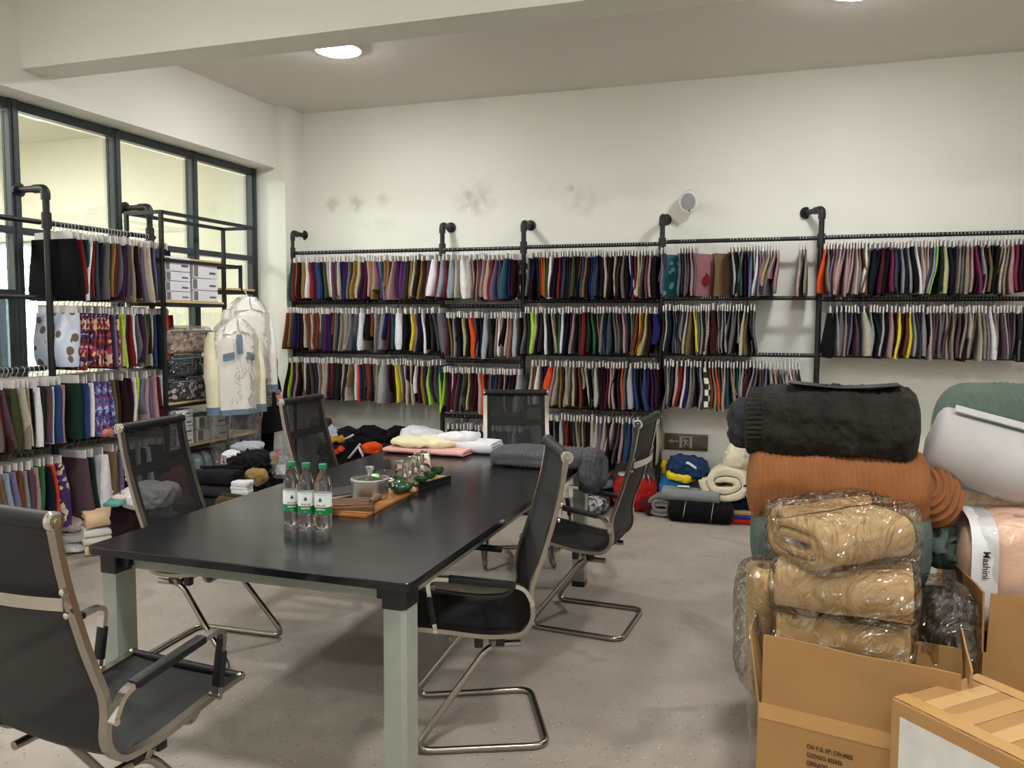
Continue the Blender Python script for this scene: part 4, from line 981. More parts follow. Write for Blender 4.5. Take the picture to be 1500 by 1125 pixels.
zN = .645; Nn, Rr, Ll = P(1214, 864, z=zN), P(1345, 803, z=zN), P(1113, 800, z=zN); e1 = (Rr-Nn); e2 = (Ll-Nn)
rz = atan2(e1.y, e1.x); L1 = e1.length; W1 = min(.34, e2.length)
bag_blanket('tan plush blanket in a clear bag with folded end showing, topmost on the open box', Vector((.195, 2.82, .755)), (.35, .29, .165), .62, 2.2, 12, tilt=-.07)
t = garment('black_bag', 'dark crumpled plastic-wrapped bundle between the open box and the right-hand box', 'bag', (.535, 3.10, 0), (.17, .24, .60), mat('dark_plastic', '#2b241d', .3, var=.2, vscale=12), .2, .02, 7, 3, 90)
wrap(t, (.19, .26, .63), 4, amp=.012, seed=13)
# second carton with peach bedding
b2 = thing('cardboard_box', 'open brown cardboard box at the right edge holding the peach bedding bag', 'box', (1.02, 3.34, .20), 0)
cb_save, cb = cb, b2; X0, X1, Y0, Y1 = -.36, .36, -.31, .27
b = MB(); b.box((0, Y0, .11), (X1-X0, .006, .22)); b.box((0, Y1, .11), (X1-X0, .006, .22)); b.box((X0, 0, .11), (.006, Y1-Y0, .22)); b.box((X1, 0, .11), (.006, Y1-Y0, .22)); b.box((0, 0, .004), (X1-X0, Y1-Y0, .006)); b.build('body', cardboard, b2, smooth=False)
flap((X0+.01, Y0, .22), (X1, Y0, .22), (X0+.015, Y0-.005, .425), (X1, Y0-.01, .42)); flap((X0, Y0+.0, .22), (X0, Y1, .22), (X0-.005, Y0+.0, .425), (X0-.065, Y1, .44)); flap((X1, Y0, .22), (X1, Y1, .22), (X1+.03, Y0, .4), (X1+.03, Y1, .4)); flap((X0, Y1, .22), (X1, Y1, .22), (X0, Y1+.02, .4), (X1, Y1+.02, .4))
carton('cardboard_box', 'low brown cardboard box underneath the open box at the right edge', (1.06, 3.26, 0), (.86, .82, .20), .02)
pb = thing('bedding_bag', 'peach plush bedding in a clear bag with white printed paper band', 'bedding', (1.0, 3.43, .40), .0)
b = MB(); b.soft((.74, .46, .43), 4, (36, 24, 16), lambda q, o: .012*(1-2*abs(noise.noise(Vector((o.x*5, o.y*5, o.z*5+2)))))-.02*max(0, 1-abs(o.x+.31)/.05)); b.build('bedding', peach_f, pb, ang=80)
bandm = mat('paper_band', '#dcdcde', .5)
def sq(u, y_off, hwid, hh, p=4):
    a = 2*pi*u; c_, s_ = cos(a), sin(a); l = (abs(c_)**p+abs(s_)**p)**(1/p); return c_/l*hwid, s_/l*hh
b = MB(); b.grid(lambda u, v: Vector((-.352+v*.085, sq(v*0+u, 0, .236, .212)[0], sq(u, 0, .236, .212)[1]+.212)), 60, 4, wu=True); bn = b.build('paper_band', bandm, pb, ang=50)
b = MB(); text_mesh(b, 'Mashini', .033, T(-.318, -.2415, .325) @ RX(pi/2) @ RZ(-pi/2) , .0004, bold=.0004)
b.build('band_lettering', mat('dark_grey_print', '#3a3a3c', .5), bn, smooth=False)
b = MB(); b.box((.08, -.05, .433), (.56, .16, .002)); b.build('top_label', mat('label_grey', '#b9a8a0', .4), pb, smooth=False)
wrap(pb, (.755, .485, .437), 5, amp=.006, scale=7, seed=4, mt=film_soft)
# front right carton
q0, q1, q2 = P(1306, 1022, z=.5), P(1440, 1088, z=.5), P(1500, 1045, z=.5)
e = (q1-q0); e.z = 0; e.normalize(); sd = Vector((-e.y, e.x, 0)); BL, BWd = .46, .36
ctr = q0+e*BL*.5+sd*BWd*.5; ctr.z = 0
b3 = thing('cardboard_box', 'closed brown cardboard box with tape strips, bottom right corner', 'box', ctr, atan2(e.y, e.x))
b = MB(); b.box((0, 0, .25), (BL, BWd, .5)); b.build('body', cardboard, b3, bevel=.005, smooth=False)
pale_tape = mat('pale_tape', '#c39c68', .3, spec=.6)
for k, (x, wd) in enumerate(((-.15, .05), (-.06, .055), (.04, .05), (.15, .055))):
    b = MB(); b.box((x, 0, .5008+.0004*k), (wd, BWd*.98, .0006)); b.build('tape_strip', (pale_tape, tape)[k % 2], b3, smooth=False)
for k in (-1, 1):
    b = MB(); b.box((0, k*(BWd/2-.03), .5028), (BL*.99, .05, .0006)); b.build('tape_strip', tape, b3, smooth=False)
b = MB(); b.box((.0, -BWd/2-.001, .27), (.40, .001, .38)); b.build('shipping_label', mat('shipping_label', '#c9c8c2', .5, var=.06, vscale=20), b3, smooth=False)
# white roll, green roll and beige plush behind
carton('cardboard_box', 'brown cardboard box hidden behind, under the green corduroy roll', (1.12, 4.02, 0), (.8, .5, .78), 0)
t = thing('corduroy_blanket', 'sage green corduroy roll at the top of the heap by the right edge', 'blanket', (1.12, 4.02, .78), .12)
bundle(.98, .26, .235, .006, .024, nv=48, amp=.02, seed=21, taper=.35).build('roll', green_f, t, ang=80)
t = thing('bagged_blanket', 'beige plush blanket in a clear bag under the white roll', 'blanket', (.88, 3.62, .78), .1)
b = MB(); b.soft((.55, .30, .15), 2.6, (20, 14, 10), crumple(.015, 8, 3)); b.build('blanket', cloth('beige_plush', '#c7b18e'), t, ang=80); wrap(t, (.58, .32, .16), 3, amp=.01, seed=6)
t = thing('bagged_blanket', 'second beige plush blanket in a clear bag at the right edge, above the peach bag', 'blanket', (1.14, 3.5, .825), .1)
b = MB(); b.soft((.34, .25, .14), 2.4, (18, 14, 10), crumple(.012, 8, 6)); b.build('blanket', cloth('beige_plush', '#c7b18e'), t, ang=80); wrap(t, (.36, .27, .15), 2.8, amp=.01, seed=8)
q = P(1438, 664, y=3.52); t = thing('white_blanket', 'white plush roll lying against the green corduroy roll', 'blanket', (q.x, q.y, q.z-.155))
b = MB()
def wr(u, v):
    x = (u-.5)*.40; e_ = abs(2*u-1); k = sqrt(max(0, 1-max(0, (e_-.72)/.28)**3)); k = max(k, .05); a = 2*pi*v
    ry_, rz_ = .15*k, .142*k*(1+.05*sin(a*2)); return Vector((x, cos(a)*ry_, sin(a)*rz_+.15))
b.grid(wr, 30, 36, wv=True); b.f.append(tuple(range(36))[::-1]); b.m.append(0); b.f.append(tuple(range(29*36, 30*36))); b.m.append(0)
b.xform(T(0, 0, .15) @ RZ(-.18) @ RY(.24) @ T(0, 0, -.15)); b.build('roll', white_f, t, ang=80)
b = MB(); b.grid(lambda u, v: Vector(((u-.5)*.33+.03, .152*cos(1.25+v*.8), .1555*sin(1.25+v*.8)+.15+.004)), 14, 10)
b.grid(lambda u, v: Vector(((u-.5)*.33+.03, .148*cos(1.25+v*.8), .150*sin(1.25+v*.8)+.15+.004)), 14, 10); b.xform(T(0, 0, .15) @ RZ(-.18) @ RY(.24) @ T(0, 0, -.15)); b.build('loose_edge', white_f, t, ang=80)
b = MB(); b.grid(lambda u, v: Vector(((u-.5)*.26+.055, .1595*cos(1.22+v*.10), .1615*sin(1.22+v*.10)+.15+.004)), 10, 3); b.xform(T(0, 0, .15) @ RZ(-.18) @ RY(.24) @ T(0, 0, -.15)); b.build('grey_tape', mat('grey_strip', '#9a9aa0', .4), t, ang=80)

# ================================================================== CLOTHES ON THE FLOOR, FAR RIGHT
cream_fl = cloth('cream_fleece', '#d8ceb5', .05, .4, 60); black_c = cloth('black_cloth', '#151417'); navy_c = cloth('navy_cloth', '#171b2c'); grey_c = cloth('grey_cloth', '#7d8180'); red_c = cloth('red_cloth', '#a6241d'); blue_c = cloth('blue_cloth', '#22375c')
sky_c = cloth('sky_cloth', '#2a77b5'); yel_c = cloth('yellow_cloth', '#d6c02c'); white_c = cloth('white_cloth', '#dcdce0', .03, .1); tan_c = cloth('tan_cloth', '#9a7f52'); slate_c = cloth('slate_cloth', '#59606b'); maroon_c = cloth('maroon_cloth', '#451722'); org_c = cloth('orange_cloth', '#e0521f'); mus_c = cloth('mustard_cloth', '#c08a26'); pale_c = cloth('pale_blue_cloth', '#a9b8c6'); brown_c = cloth('brown_cloth', '#5b4330'); green_c = cloth('green_cloth', '#2f6a3a')
def fx(px, y, py=740): return P(px, py, y=y).x
t = thing('knit_bundle', 'black ribbed knit bundle tied with two pale straps on the floor', 'bundle', (fx(1026, 6.3), 6.32, 0), .03)
bundle(.50, .13, .075, .004, .014, nv=32, amp=.01, seed=31, p=2.2).build('roll', cloth('black_knit', '#121114'), t, ang=80)
for x in (-.115, .09):
    b = MB(); b.tube([(x+.01*sin(a), .137*cos(a), .078+.082*sin(a)) for a in [2*pi*k/20 for k in range(20)]], 0, 4, closed=True, flat=(.004, .016, (0, 0, 1))); b.build('strap', mat('pale_strap', '#b7a591', .5), t)
t = thing('folded_blanket', 'grey folded blanket on top of the black knit bundle', 'blanket', (fx(1012, 6.33), 6.36, .145), .0)
folded(.44, .22, .10, 2, seed=4).build('cloth', grey_c, t, ang=60)
b = MB(); b.box((-.06, -.02, .108), (.09, .05, .003)); b.build('paper_tag', white_c, t, smooth=False)
t = thing('folded_blanket', 'taupe grey rolled blanket on the floor left of the black knit bundle', 'blanket', (fx(975, 6.4), 6.45, 0), pi/2-.15)
folded(.30, .22, .17, 2.4, seed=6).build('cloth', cloth('taupe_cloth', '#7b7571'), t, ang=60)
garment('folded_shirt', 'sky blue folded shirt under the navy blue jacket by the rack post', 'clothing', (fx(988, 6.55), 6.6, 0), (.25, .24, .29), sky_c, .1, .012, 9, 4, 3)
garment('folded_shirt', 'bright yellow folded shirt sticking out under the navy blue jacket', 'clothing', (fx(996, 6.5), 6.54, .265), (.20, .24, .07), yel_c, -.2, .012, 9, 4, 4, tilt=.15)
t = garment('sports_jacket', 'royal blue jacket with white trim heaped by the rack post', 'clothing', (fx(1003, 6.55), 6.58, .30), (.31, .27, .145), blue_c, .2, .026, 7, 3.2, 5, tilt=.2)
b = MB(); b.tube([(-.08, -.125, .10), (-.02, -.145, .12), (.05, -.13, .09), (.09, -.10, .05), (.1, -.09, 0)], 0, 4, flat=(.02, .006, (0, 0, 1))); b.build('white_trim', white_c, t)
garment('folded_shirt', 'small yellow shirt edge behind the royal blue jacket', 'clothing', (fx(972, 6.62), 6.66, .28), (.06, .12, .12), yel_c, 0, .01, 9, 3, 6)
t = garment('cloth_roll', 'large cream fleece rolled up on dark clothes near the exit sign', 'blanket', (fx(1066, 6.4), 6.42, .2), (.1, .1, .1), cream_fl, 0); bpy.data.objects.remove(t)
t = thing('cloth_roll', 'large cream fleece roll standing on dark clothes below the exit sign', 'blanket', (fx(1066, 6.4), 6.46, .17), pi/2-.1)
b = folded(.34, .34, .27, 2.0, seed=9, wob=.02); b.build('fleece', cream_fl, t, ang=60)
b = MB(); b.soft((.24, .17, .22), 2.1, (14, 12, 12), crumple(.025, 10, 3), (.0, -.05, .19)); b.build('gathered_top', cream_fl, t, ang=80)
garment('folded_trousers', 'black and navy folded trousers under the cream fleece roll', 'clothing', (fx(1075, 6.45), 6.5, .03), (.36, .32, .15), navy_c, -.1, .02, 8, 3, 8)
garment('folded_trousers', 'crumpled black trousers left of the cream fleece roll', 'clothing', (fx(1046, 6.6), 6.64, 0), (.16, .2, .25), black_c, .2, .02, 8, 2.6, 9)
for i, (mm, nm, z) in enumerate(((red_c, 'bright red', 0), (cloth('royal_cloth', '#2b3690'), 'royal blue', .045), (tan_c, 'tan', .07))):
    garment('folded_cloth', '%s folded cloth in the low stack under the navy trousers' % nm, 'cloth', (fx(1084, 6.42), 6.4, z), (.22, .24, .045 if i == 0 else .03), mm, -.05+.04*i, .003, 9, 6, 12+i, group='low stack of folded cloths')
garment('crumpled_shirt', 'black and white checked cloth bit between cream roll and orange bundle', 'clothing', (fx(1097, 6.4), 6.35, .2), (.14, .14, .14), PATT['ck'][0], .4, .015, 9, 2.6, 15)
# far right, behind the chair
garment('cloth_bag', 'bright red sports bag or jacket bundle with white stripes on the floor', 'bag', (fx(928, 6.5), 6.55, 0), (.35, .30, .27), red_c, .25, .018, 7, 3, 17)
rb_ = [o for o in C.objects if o.name.startswith('cloth_bag')][0]
for x in (.07, .105):
    b = MB(); b.tube([(x, .02-.15*cos(a), .135+.14*sin(a)) for a in [pi*k/10 for k in range(11)]], 0, 4, flat=(.005, .010, (0, 0, 1))); b.build('white_stripe', white_c, rb_)
garment('folded_shirt', 'small white cloth lying on the red bundle', 'clothing', (fx(912, 6.5), 6.56, .26), (.10, .12, .03), white_c, .2, .006, 9, 2.6, 18)
garment('folded_trousers', 'maroon cloth at the foot of the red bundle', 'clothing', (fx(952, 6.4), 6.38, 0), (.12, .14, .12), maroon_c, .4, .012, 9, 3, 19)
garment('folded_shirt', 'slate grey folded shirt in the dark heap behind the table corner', 'clothing', (fx(878, 6.55), 6.55, .16), (.24, .24, .07), slate_c, .1, .012, 9, 4, 20, tilt=-.08)
garment('folded_shirt', 'tan folded shirt in the dark heap behind the table corner', 'clothing', (fx(872, 6.55), 6.57, .23), (.24, .22, .05), tan_c, .05, .01, 9, 4, 21, tilt=-.12)
garment('folded_trousers', 'black clothes on top of the dark heap behind the table corner', 'clothing', (fx(872, 6.6), 6.6, .28), (.30, .26, .16), black_c, .1, .028, 8, 2.6, 22)
garment('folded_trousers', 'dark brown-black clothes at the bottom of the heap behind the table corner', 'clothing', (fx(872, 6.6), 6.62, 0), (.30, .28, .17), cloth('dark_brown_cloth', '#221a19'), .0, .02, 8, 3, 23)
t = garment('shirt_bag', 'black and white garment in clear bag on the floor behind the chair', 'clothing', (fx(868, 6.3), 6.3, 0), (.24, .2, .12), pattern('bw_print', 'noise', [(.42, '#151515'), (.5, '#d8d8d8'), (.6, '#151515')], 9), .1, .012, 9, 3, 24)
wrap(t, (.26, .22, .14), 3, amp=.01, seed=3)
garment('red_cloth', 'dark red cloth on the floor under the far end of the table', 'cloth', (-1.95, 6.1, 0), (.3, .2, .08), cloth('dark_red_cloth', '#6d1420'), .1, .015, 9, 3, 26)
# ================================================================== FAR LEFT HEAP
def heap(name, label, px, py, y, d, M, seed, rz=0, tilt=0, amp=.025, p=2.5, cat='clothing', scale=7):
    q = P(px, py, y=y); return garment(name, label, cat, (q.x, y, q.z-d[2]*.5), d, M, rz, amp, scale, p, seed, tilt=tilt)
garment('folded_trousers', 'broad black heap of clothes on the floor below the leftmost bay', 'clothing', (-3.45, 6.45, 0), (1.0, .5, .44), black_c, 0, .03, 5, 2.8, 30, seg=(30, 18, 10))
heap('sports_jacket', 'brown quilted jacket at the top left of the far left heap', 470, 622, 6.5, (.16, .22, .12), brown_c, 31)
heap('sports_jacket', 'pale blue shirt near the top of the far left heap', 484, 637, 6.42, (.20, .2, .14), pale_c, 32, tilt=.3)
heap('sports_jacket', 'black cap and jacket bunched at the top of the far left heap', 506, 635, 6.46, (.17, .2, .13), cloth('off_black_cloth', '#1d1b1d'), 33, tilt=.4)
heap('folded_shirt', 'mustard yellow shirt in the far left heap', 492, 645, 6.36, (.24, .2, .06), mus_c, 34, tilt=-.15)
heap('folded_trousers', 'navy tracksuit under the mustard shirt in the far left heap', 490, 658, 6.33, (.28, .2, .12), navy_c, 35, tilt=-.1)
heap('sports_jacket', 'large black jacket at the top right of the far left heap', 542, 641, 6.45, (.30, .26, .18), black_c, 36, tilt=.15)
heap('sports_jacket', 'black jacket with white stripe hanging down the far left heap', 530, 660, 6.33, (.34, .22, .20), cloth('jet_cloth', '#111114'), 37, tilt=.3)
heap('folded_shirt', 'bright orange hood in the far left heap', 545, 657, 6.24, (.15, .1, .08), org_c, 38, tilt=.1, amp=.03)
heap('folded_shirt', 'orange-red sleeve in the far left heap', 497, 660, 6.24, (.12, .08, .05), cloth('orange_red_cloth', '#c8452a'), 39, tilt=-.45)
for i, (a, q) in enumerate((((511, 671), (528, 650)), ((526, 655), (532, 668)), ((505, 643), (518, 637)))):
    A1, A2 = P(*a, y=6.19+.03*(i == 2)), P(*q, y=6.2+.03*(i == 2)); t = thing('white_sleeve', 'white %s in the far left heap' % ('sleeve stripe slanting across black jackets', 'short curved stripe beside the orange hood', 'sleeve end below the black cap')[i], 'clothing', A1)
    b = MB(); b.tube([Vector((0, 0, 0)), (A2-A1)*.5+Vector((.01, -.02, 0)), A2-A1], 0, 4, flat=(.03, .012, (0, -1, .2))); b.build('sleeve', white_c, t, bevel=.004)
heap('folded_trousers', 'black bag right of the far left heap, beside the white pillow', 580, 638, 6.5, (.15, .2, .14), black_c, 40)
garment('folded_trousers', 'dark folded clothes under the white pillow', 'clothing', (P(600, 640, y=6.5).x, 6.5, 0), (.40, .3, .48), cloth('dusk_cloth', '#2a2a30'), 0, .02, 6, 3, 41)
heap('folded_shirt', 'turquoise cloth peeking over the white pillow', 593, 632, 6.55, (.06, .1, .06), cloth('turquoise_cloth', '#4fa3b5'), 42)
t = heap('pillow', 'white bagged pillow leaning behind the far end of the table', 620, 641, 6.44, (.42, .3, .17), white_c, 43, tilt=.16, amp=.012, cat='pillow')
# ================================================================== CLOTH ON THE TABLE'S FAR END
q = on(611, 667); t = thing('folded_towel', 'pale pink folded cloth at the far end of the table', 'towel', (q.x+.03, q.y+.13, TZ), .0)
folded(.50, .26, .034, 1.5, seed=2, wob=.006).build('cloth', cloth('pink_towel', '#d8a49c'), t, ang=60)
garment('folded_towel', 'pale yellow crumpled cloth on the pink cloth at the far end of the table', 'towel', (q.x-.02, q.y+.16, TZ+.034), (.40, .26, .042), cloth('pale_yellow_towel', '#dbd3b0'), .1, .014, 9, 3, 3, seg=(26, 18, 8))
t = thing('folded_towel', 'white folded towels at the far end of the table beside the grey blanket', 'towel', (P(672, 664, z=TZ).x+.02, P(672, 664, z=TZ).y+.10, TZ), .0)
folded(.36, .22, .075, 2, seed=5, wob=.006).build('lower_towel', white_c, t, ang=60)
b = MB(); b.soft((.26, .22, .05), 3, (20, 16, 8), crumple(.012, 9, 5), (-.07, .02, .055)); b.build('upper_towel', white_c, t, ang=80)
q0, q1 = on(712, 682), on(848, 690)
t = thing('bubble_blanket', 'dark grey bobbled blanket folded on the far right table end, hanging over the edge', 'blanket', ((q0.x+q1.x)/2, q0.y+.14, TZ), atan2(q1.y-q0.y, q1.x-q0.x)*.4)
bl_m = cloth('grey_bobble', '#55555a', .15, .5, 60)
def bobble(q, o): return .008*abs(sin(o.x*pi/.022))*abs(sin(o.y*pi/.03+o.z*60))+.006*noise.noise(Vector(o)*9)
b = MB(); b.soft((.50, .30, .085), 5, (110, 40, 16), bobble); b.build('folded_part', bl_m, t, ang=180)
b = MB(); b.soft((.13, .26, .23), 2.6, (26, 40, 36), lambda q, o: bobble(q, o)+.015*noise.noise(Vector(o)*14), (.29, .02, -.13)); b.build('hanging_corner', bl_m, t, ang=180)

# ================================================================== SHELF UNIT ON THE LEFT
SX, SY0, SY1, SD = -4.2, P(238, 400, x=-4.2).y, P(375, 340, x=-4.2).y, .33
su = thing('shelf_unit', 'tall black steel shelf unit with wooden boards beside the left rack', 'shelf', (SX-SD/2, (SY0+SY1)/2, 0))
sl_ = SY1-SY0; hs = sl_/2; hdp = SD/2; SH = 2.29
for sx in (-1, 1):
    for sy in (-1, 1):
        b = MB(); b.box((sx*(hdp-.0125), sy*(hs-.0125), SH/2), (.025, .025, SH)); b.build('post', black_metal, su, smooth=False)
ym = P(330, 440, x=SX).y-(SY0+SY1)/2; y2 = P(354, 400, x=SX).y-(SY0+SY1)/2
b = MB(); b.box((hdp-.0125, ym, 1.0), (.022, .022, 1.98)); b.build('post', black_metal, su, smooth=False)
b = MB(); b.box((-hdp+.0125, ym-.2, 1.8), (.022, .022, .32)); b.build('post', black_metal, su, smooth=False)
b = MB(); b.box((hdp-.0125, y2, 1.85), (.022, .022, .22)); b.build('post', black_metal, su, smooth=False)
wood = mat('pale_board', '#c9ad7e', .5, var=.06, vscale=12)
def tier(z, ya, yb, board=True):
    for sx in (-1, 1):
        b = MB(); b.box((sx*(hdp-.0125), (ya+yb)/2, z-.0125), (.025, yb-ya-.02, .025)); b.build('side_bar', black_metal, su, smooth=False)
    for y in (ya+.0125, yb-.0125):
        b = MB(); b.box((0, y, z-.0125), (SD-.05, .022, .025)); b.build('end_bar', black_metal, su, smooth=False)
    if board:
        b = MB(); b.box((0, (ya+yb)/2, z+.008), (SD-.006, yb-ya-.03, .016)); b.build('board', wood, su, smooth=False)
tier(SH, -hs, hs, False); tier(1.955, -hs, y2, False); tier(1.64, -hs, ym); tier(1.755, ym, hs); tier(.90, -hs, hs); tier(.57, -hs, hs); tier(.12, -hs, hs)
b = MB(); b.box((-.1, 0, 1.985), (.1, sl_-.3, .012)); b.build('board', wood, su, smooth=False)
box_w = mat('white_box', '#d8d6de', .5, var=.03); box_d = mat('grey_box_side', '#6e6a66', .6); dark_print = mat('small_print', '#55555c', .6)
def white_box(px0, px1, zb, h, label, grp, front=SX-.01, dp=.28, M=None):
    ya, yb = P(px0, 440, x=front).y, P(px1, 440, x=front).y
    t = thing('storage_box', label, 'box', (front-dp/2, (ya+yb)/2, zb), random.uniform(-.03, .03), group=grp); wd = yb-ya-.008
    b = MB(); b.box((0, 0, h/2-.001), (dp, wd, h-.004)); b.build('body', M or box_w, t, smooth=False, bevel=.003)
    b = MB(); b.box((dp/2+.0006, wd*.28, h*.4), (.0006, wd*.26, h*.16)); b.build('printed_mark', dark_print, t, smooth=False)
    b = MB(); b.box((dp/2+.0006, -wd*.40, h*.5), (.0006, wd*.16, h*.8)); b.build('side_label', box_d, t, smooth=False)
z = 1.656
NM = ['bottom', 'second', 'third', 'top']
for k, h in enumerate((.066, .075, .07, .108)): white_box(243, 280, z, h, '%s white printed box of the left stack on the upper shelf' % NM[k], 'white boxes on the upper shelf'); z += h
z = 1.656
for k, h in enumerate((.085, .09, .105)): white_box(283, 320, z, h, '%s white printed box of the right stack on the upper shelf' % ('bottom', 'middle', 'top')[k], 'white boxes on the upper shelf'); z += h
z = .588
for k, h in enumerate((.07, .07, .07, .055)): white_box(246, 279, z, h, '%s white printed box of the left stack on the lower shelf' % NM[k], 'white boxes on the lower shelf'); z += h
z = .588
for k, h in enumerate((.095, .10)): white_box(285, 331, z, h, '%s thick cream boxed album of the right stack on the lower shelf' % ('lower', 'upper')[k], 'cream boxes on the lower shelf', M=mat('cream_box', '#b5b0a6', .6)); z += h
# quilts in clear cases
z = .918
for nm, Mq, h, off in (('black and white patterned', pattern('black_white_leaves', 'cells', [(0, '#19191b'), (.5, '#d4d2ce'), (.75, '#2a2a2c')], 34), .175, .0), ('dark blue', cloth('navy_quilt', '#232d44'), .17, .005), ('pale floral', pattern('pale_flowers', 'noise', [(.35, '#5b5048'), (.45, '#b08f7c'), (.55, '#d2c4b4'), (.65, '#9a6a58')], 16), .205, .0)):
    ya, yb = P(246, 560, x=SX-.02).y, P(311, 560, x=SX-.02).y
    t = thing('quilt_bag', '%s quilt in clear zipped case on the shelf unit' % nm, 'bedding', (SX-.15+off, (ya+yb)/2, z), 0, group='quilts in clear cases')
    b = MB(); b.soft((.30, yb-ya-.02, h-.02), 5, (14, 22, 12), crumple(.012, 9, int(h*1000))); b.build('quilt', Mq, t, ang=80)
    wrap(t, (.315, yb-ya, h), 8, amp=.004, seed=int(h*997))
    b = MB(); b.tube([(.158, -(yb-ya)/2+.01, h*.82), (.16, 0, h*.83), (.158, (yb-ya)/2-.01, h*.82)], .006, 6); b.build('zip', mat('blue_piping', '#55657c', .5), t); z += h
for k, (px0, px1, Mm) in enumerate(((290, 303, pale_c), (303, 316, cloth('ice_blue', '#9fb4c2')), (316, 333, cloth('mist_grey', '#9a9c9e')))):
    ya, yb = P(px0, 665, x=SX-.0).y, P(px1, 665, x=SX).y
    t = thing('bedding_bag', '%s clear bag of folded bedding standing on the bottom shelf' % ('left pale blue', 'middle ice blue', 'right grey')[k], 'bedding', (SX-.13, (ya+yb)/2, .137), 0, group='bedding bags on the bottom shelf')
    b = MB(); b.soft((.25, yb-ya-.012, .36), 3.5, (12, 8, 16), crumple(.01, 9, k)); b.build('bedding', Mm, t, ang=80); wrap(t, (.26, yb-ya-.002, .37), 4, amp=.005, seed=k)

# ================================================================== WHITE JACKETS
wool = cloth('ivory_wool', '#f1ede6', .04, .2, 90); wool2 = cloth('cream_wool', '#efe8cb', .04, .2, 90); denim = cloth('pale_denim', '#6d8299', .1, .2, 120)
def jacket(label, c, rz, M, patches, length=.66, arm=.55, halfw=.235, baglen=1.0, armM=None):
    t = thing('white_jacket', label, 'clothing', c, rz)
    def body(u, v):
        z = -length*v; a = 2*pi*u
        k = min(1, v/.16); hwid = .06+(halfw-.06)*min(1, (v/.13))**.55; hwid += .015*v; dp = .05+.035*k+.02*v*abs(sin(3*a))*.5
        c_, s_ = cos(a), sin(a); l = (abs(c_)**2.6+abs(s_)**2.6)**(1/2.6)
        x = c_/l*hwid; y = s_/l*dp+.010*sin(x*42+v*3)*v
        return Vector((x, y, z-.05*(abs(x)/halfw)**2*(1-v)*.9))
    b = MB(); b.grid(body, 44, 26, wu=True); b.build('body', M, t, ang=80)
    for sx in (-1, 1):
        s0 = Vector((sx*(halfw-.015), 0, -.085)); pts = [s0, s0+Vector((sx*.028, -.0, -.12)), s0+Vector((sx*.042, -.025, -.30)), s0+Vector((sx*.045, -.045, -arm+.02))]
        b = MB(); b.tube(arc([(p, .08) for p in pts], 5), [.048]+[.056]*(len(arc([(p, .08) for p in pts], 5))-3)+[.05, .045], 16); sl = b.build('sleeve', armM or M, t, ang=80)
        e = pts[-1]; b = MB(); b.tube([e+Vector((0, .004, .05)), e+Vector((0, 0, -.01))], [.050, .048], 16); b.build('cuff', denim, sl)
    for sx in (-1, 1):
        b = MB(); b.grid(lambda u, v: Vector((sx*(.008+.085*u+.025*v*u), -.064-.022*v, .03-.095*v-.045*u+.02*u*v)), 8, 6); b.grid(lambda u, v: Vector((sx*(.008+.085*u+.025*v*u), -.056-.022*v, .03-.095*v-.045*u+.02*u*v)), 8, 6); b.build('collar', M, t, ang=60)
    b = MB(); b.lathe([(.058, -.03), (.062, .0), (.058, .025), (.052, .025), (.054, 0)], 24, cap=False, M=Matrix.Diagonal((1.15, .85, 1, 1))); b.build('collar_stand', M, t)
    f = lambda x, z: Vector((x, -.001, 0))+body((atan2(-.9, x*3.2/halfw)/(2*pi)) % 1, -z/length)
    def patch(nm, x0, x1, z0, z1):
        b = MB()
        def g(u, v):
            x = x0+(x1-x0)*u; zz = z0+(z1-z0)*v; k = min(1, abs(x)/halfw); vv = -zz/length
            dp = .05+.035*min(1, vv/.16)+.02*vv*.5
            return Vector((x, -dp*(1-k**2.6)**(1/2.6)-.014, zz-.05*(abs(x)/halfw)**2*(1-vv)*.9))
        b.grid(g, 6, 6); b.build(nm, denim, t, ang=80)
    if patches:
        patch('placket', -.022, .022, -.09, -.24); patch('pocket_flap', -.13, -.045, -.22, -.275); patch('pocket_flap', .055, .135, -.22, -.275)
    b = MB()
    def hem(u, v):
        p = body(u, .94+.06*v); n_ = Vector((p.x, p.y*3, 0)).normalized(); return p+n_*.006
    b.grid(hem, 44, 3, wu=True); b.build('hem_band', denim, t, ang=80)
    b = MB(); b.tube([(-.16, 0, -.07), (-.05, 0, -.01), (0, 0, .015), (.05, 0, -.01), (.16, 0, -.07)], .007, 8)
    b.tube([(0, 0, .01), (0, 0, .05), (.0, .02, .075), (.0, .035, .06)], .003, 6); b.build('hanger', mat('white_hanger', '#cfcfcf', .4), t)
    b = MB()
    def bag(u, v):
        vv = v*baglen/length; p = body(u, min(1, vv)); ex_ = max(0, vv-1)*length
        return Vector((p.x*1.13*(1-.25*ex_), p.y*1.35*(1-1.2*ex_)-.012, p.z+.03*(1-min(1, vv*4))-ex_))+Vector((.01*noise.noise((v*9, u*7, 1)), .018*noise.noise((u*9, v*9, 2)), 0))
    b.grid(bag, 40, 30, wu=True); b.build('garment_bag', film_soft, t, ang=180)
    return t
j1 = P(341, 472, x=-3.99); j2 = P(361, 440, x=-4.06)
jacket('white wool jacket with blue placket and pocket flaps in a clear bag, hanging in front', (j1.x, j1.y, j1.z), pi/2-.42, wool, True, length=.70, arm=.62, baglen=1.10, armM=wool2, halfw=.165)
jacket('plain ivory jacket with blue cuffs in a clear bag, hanging behind the patched one', (j2.x, j2.y, j2.z), pi/2-.55, wool, False, length=.66, arm=.66, baglen=.85, halfw=.15)

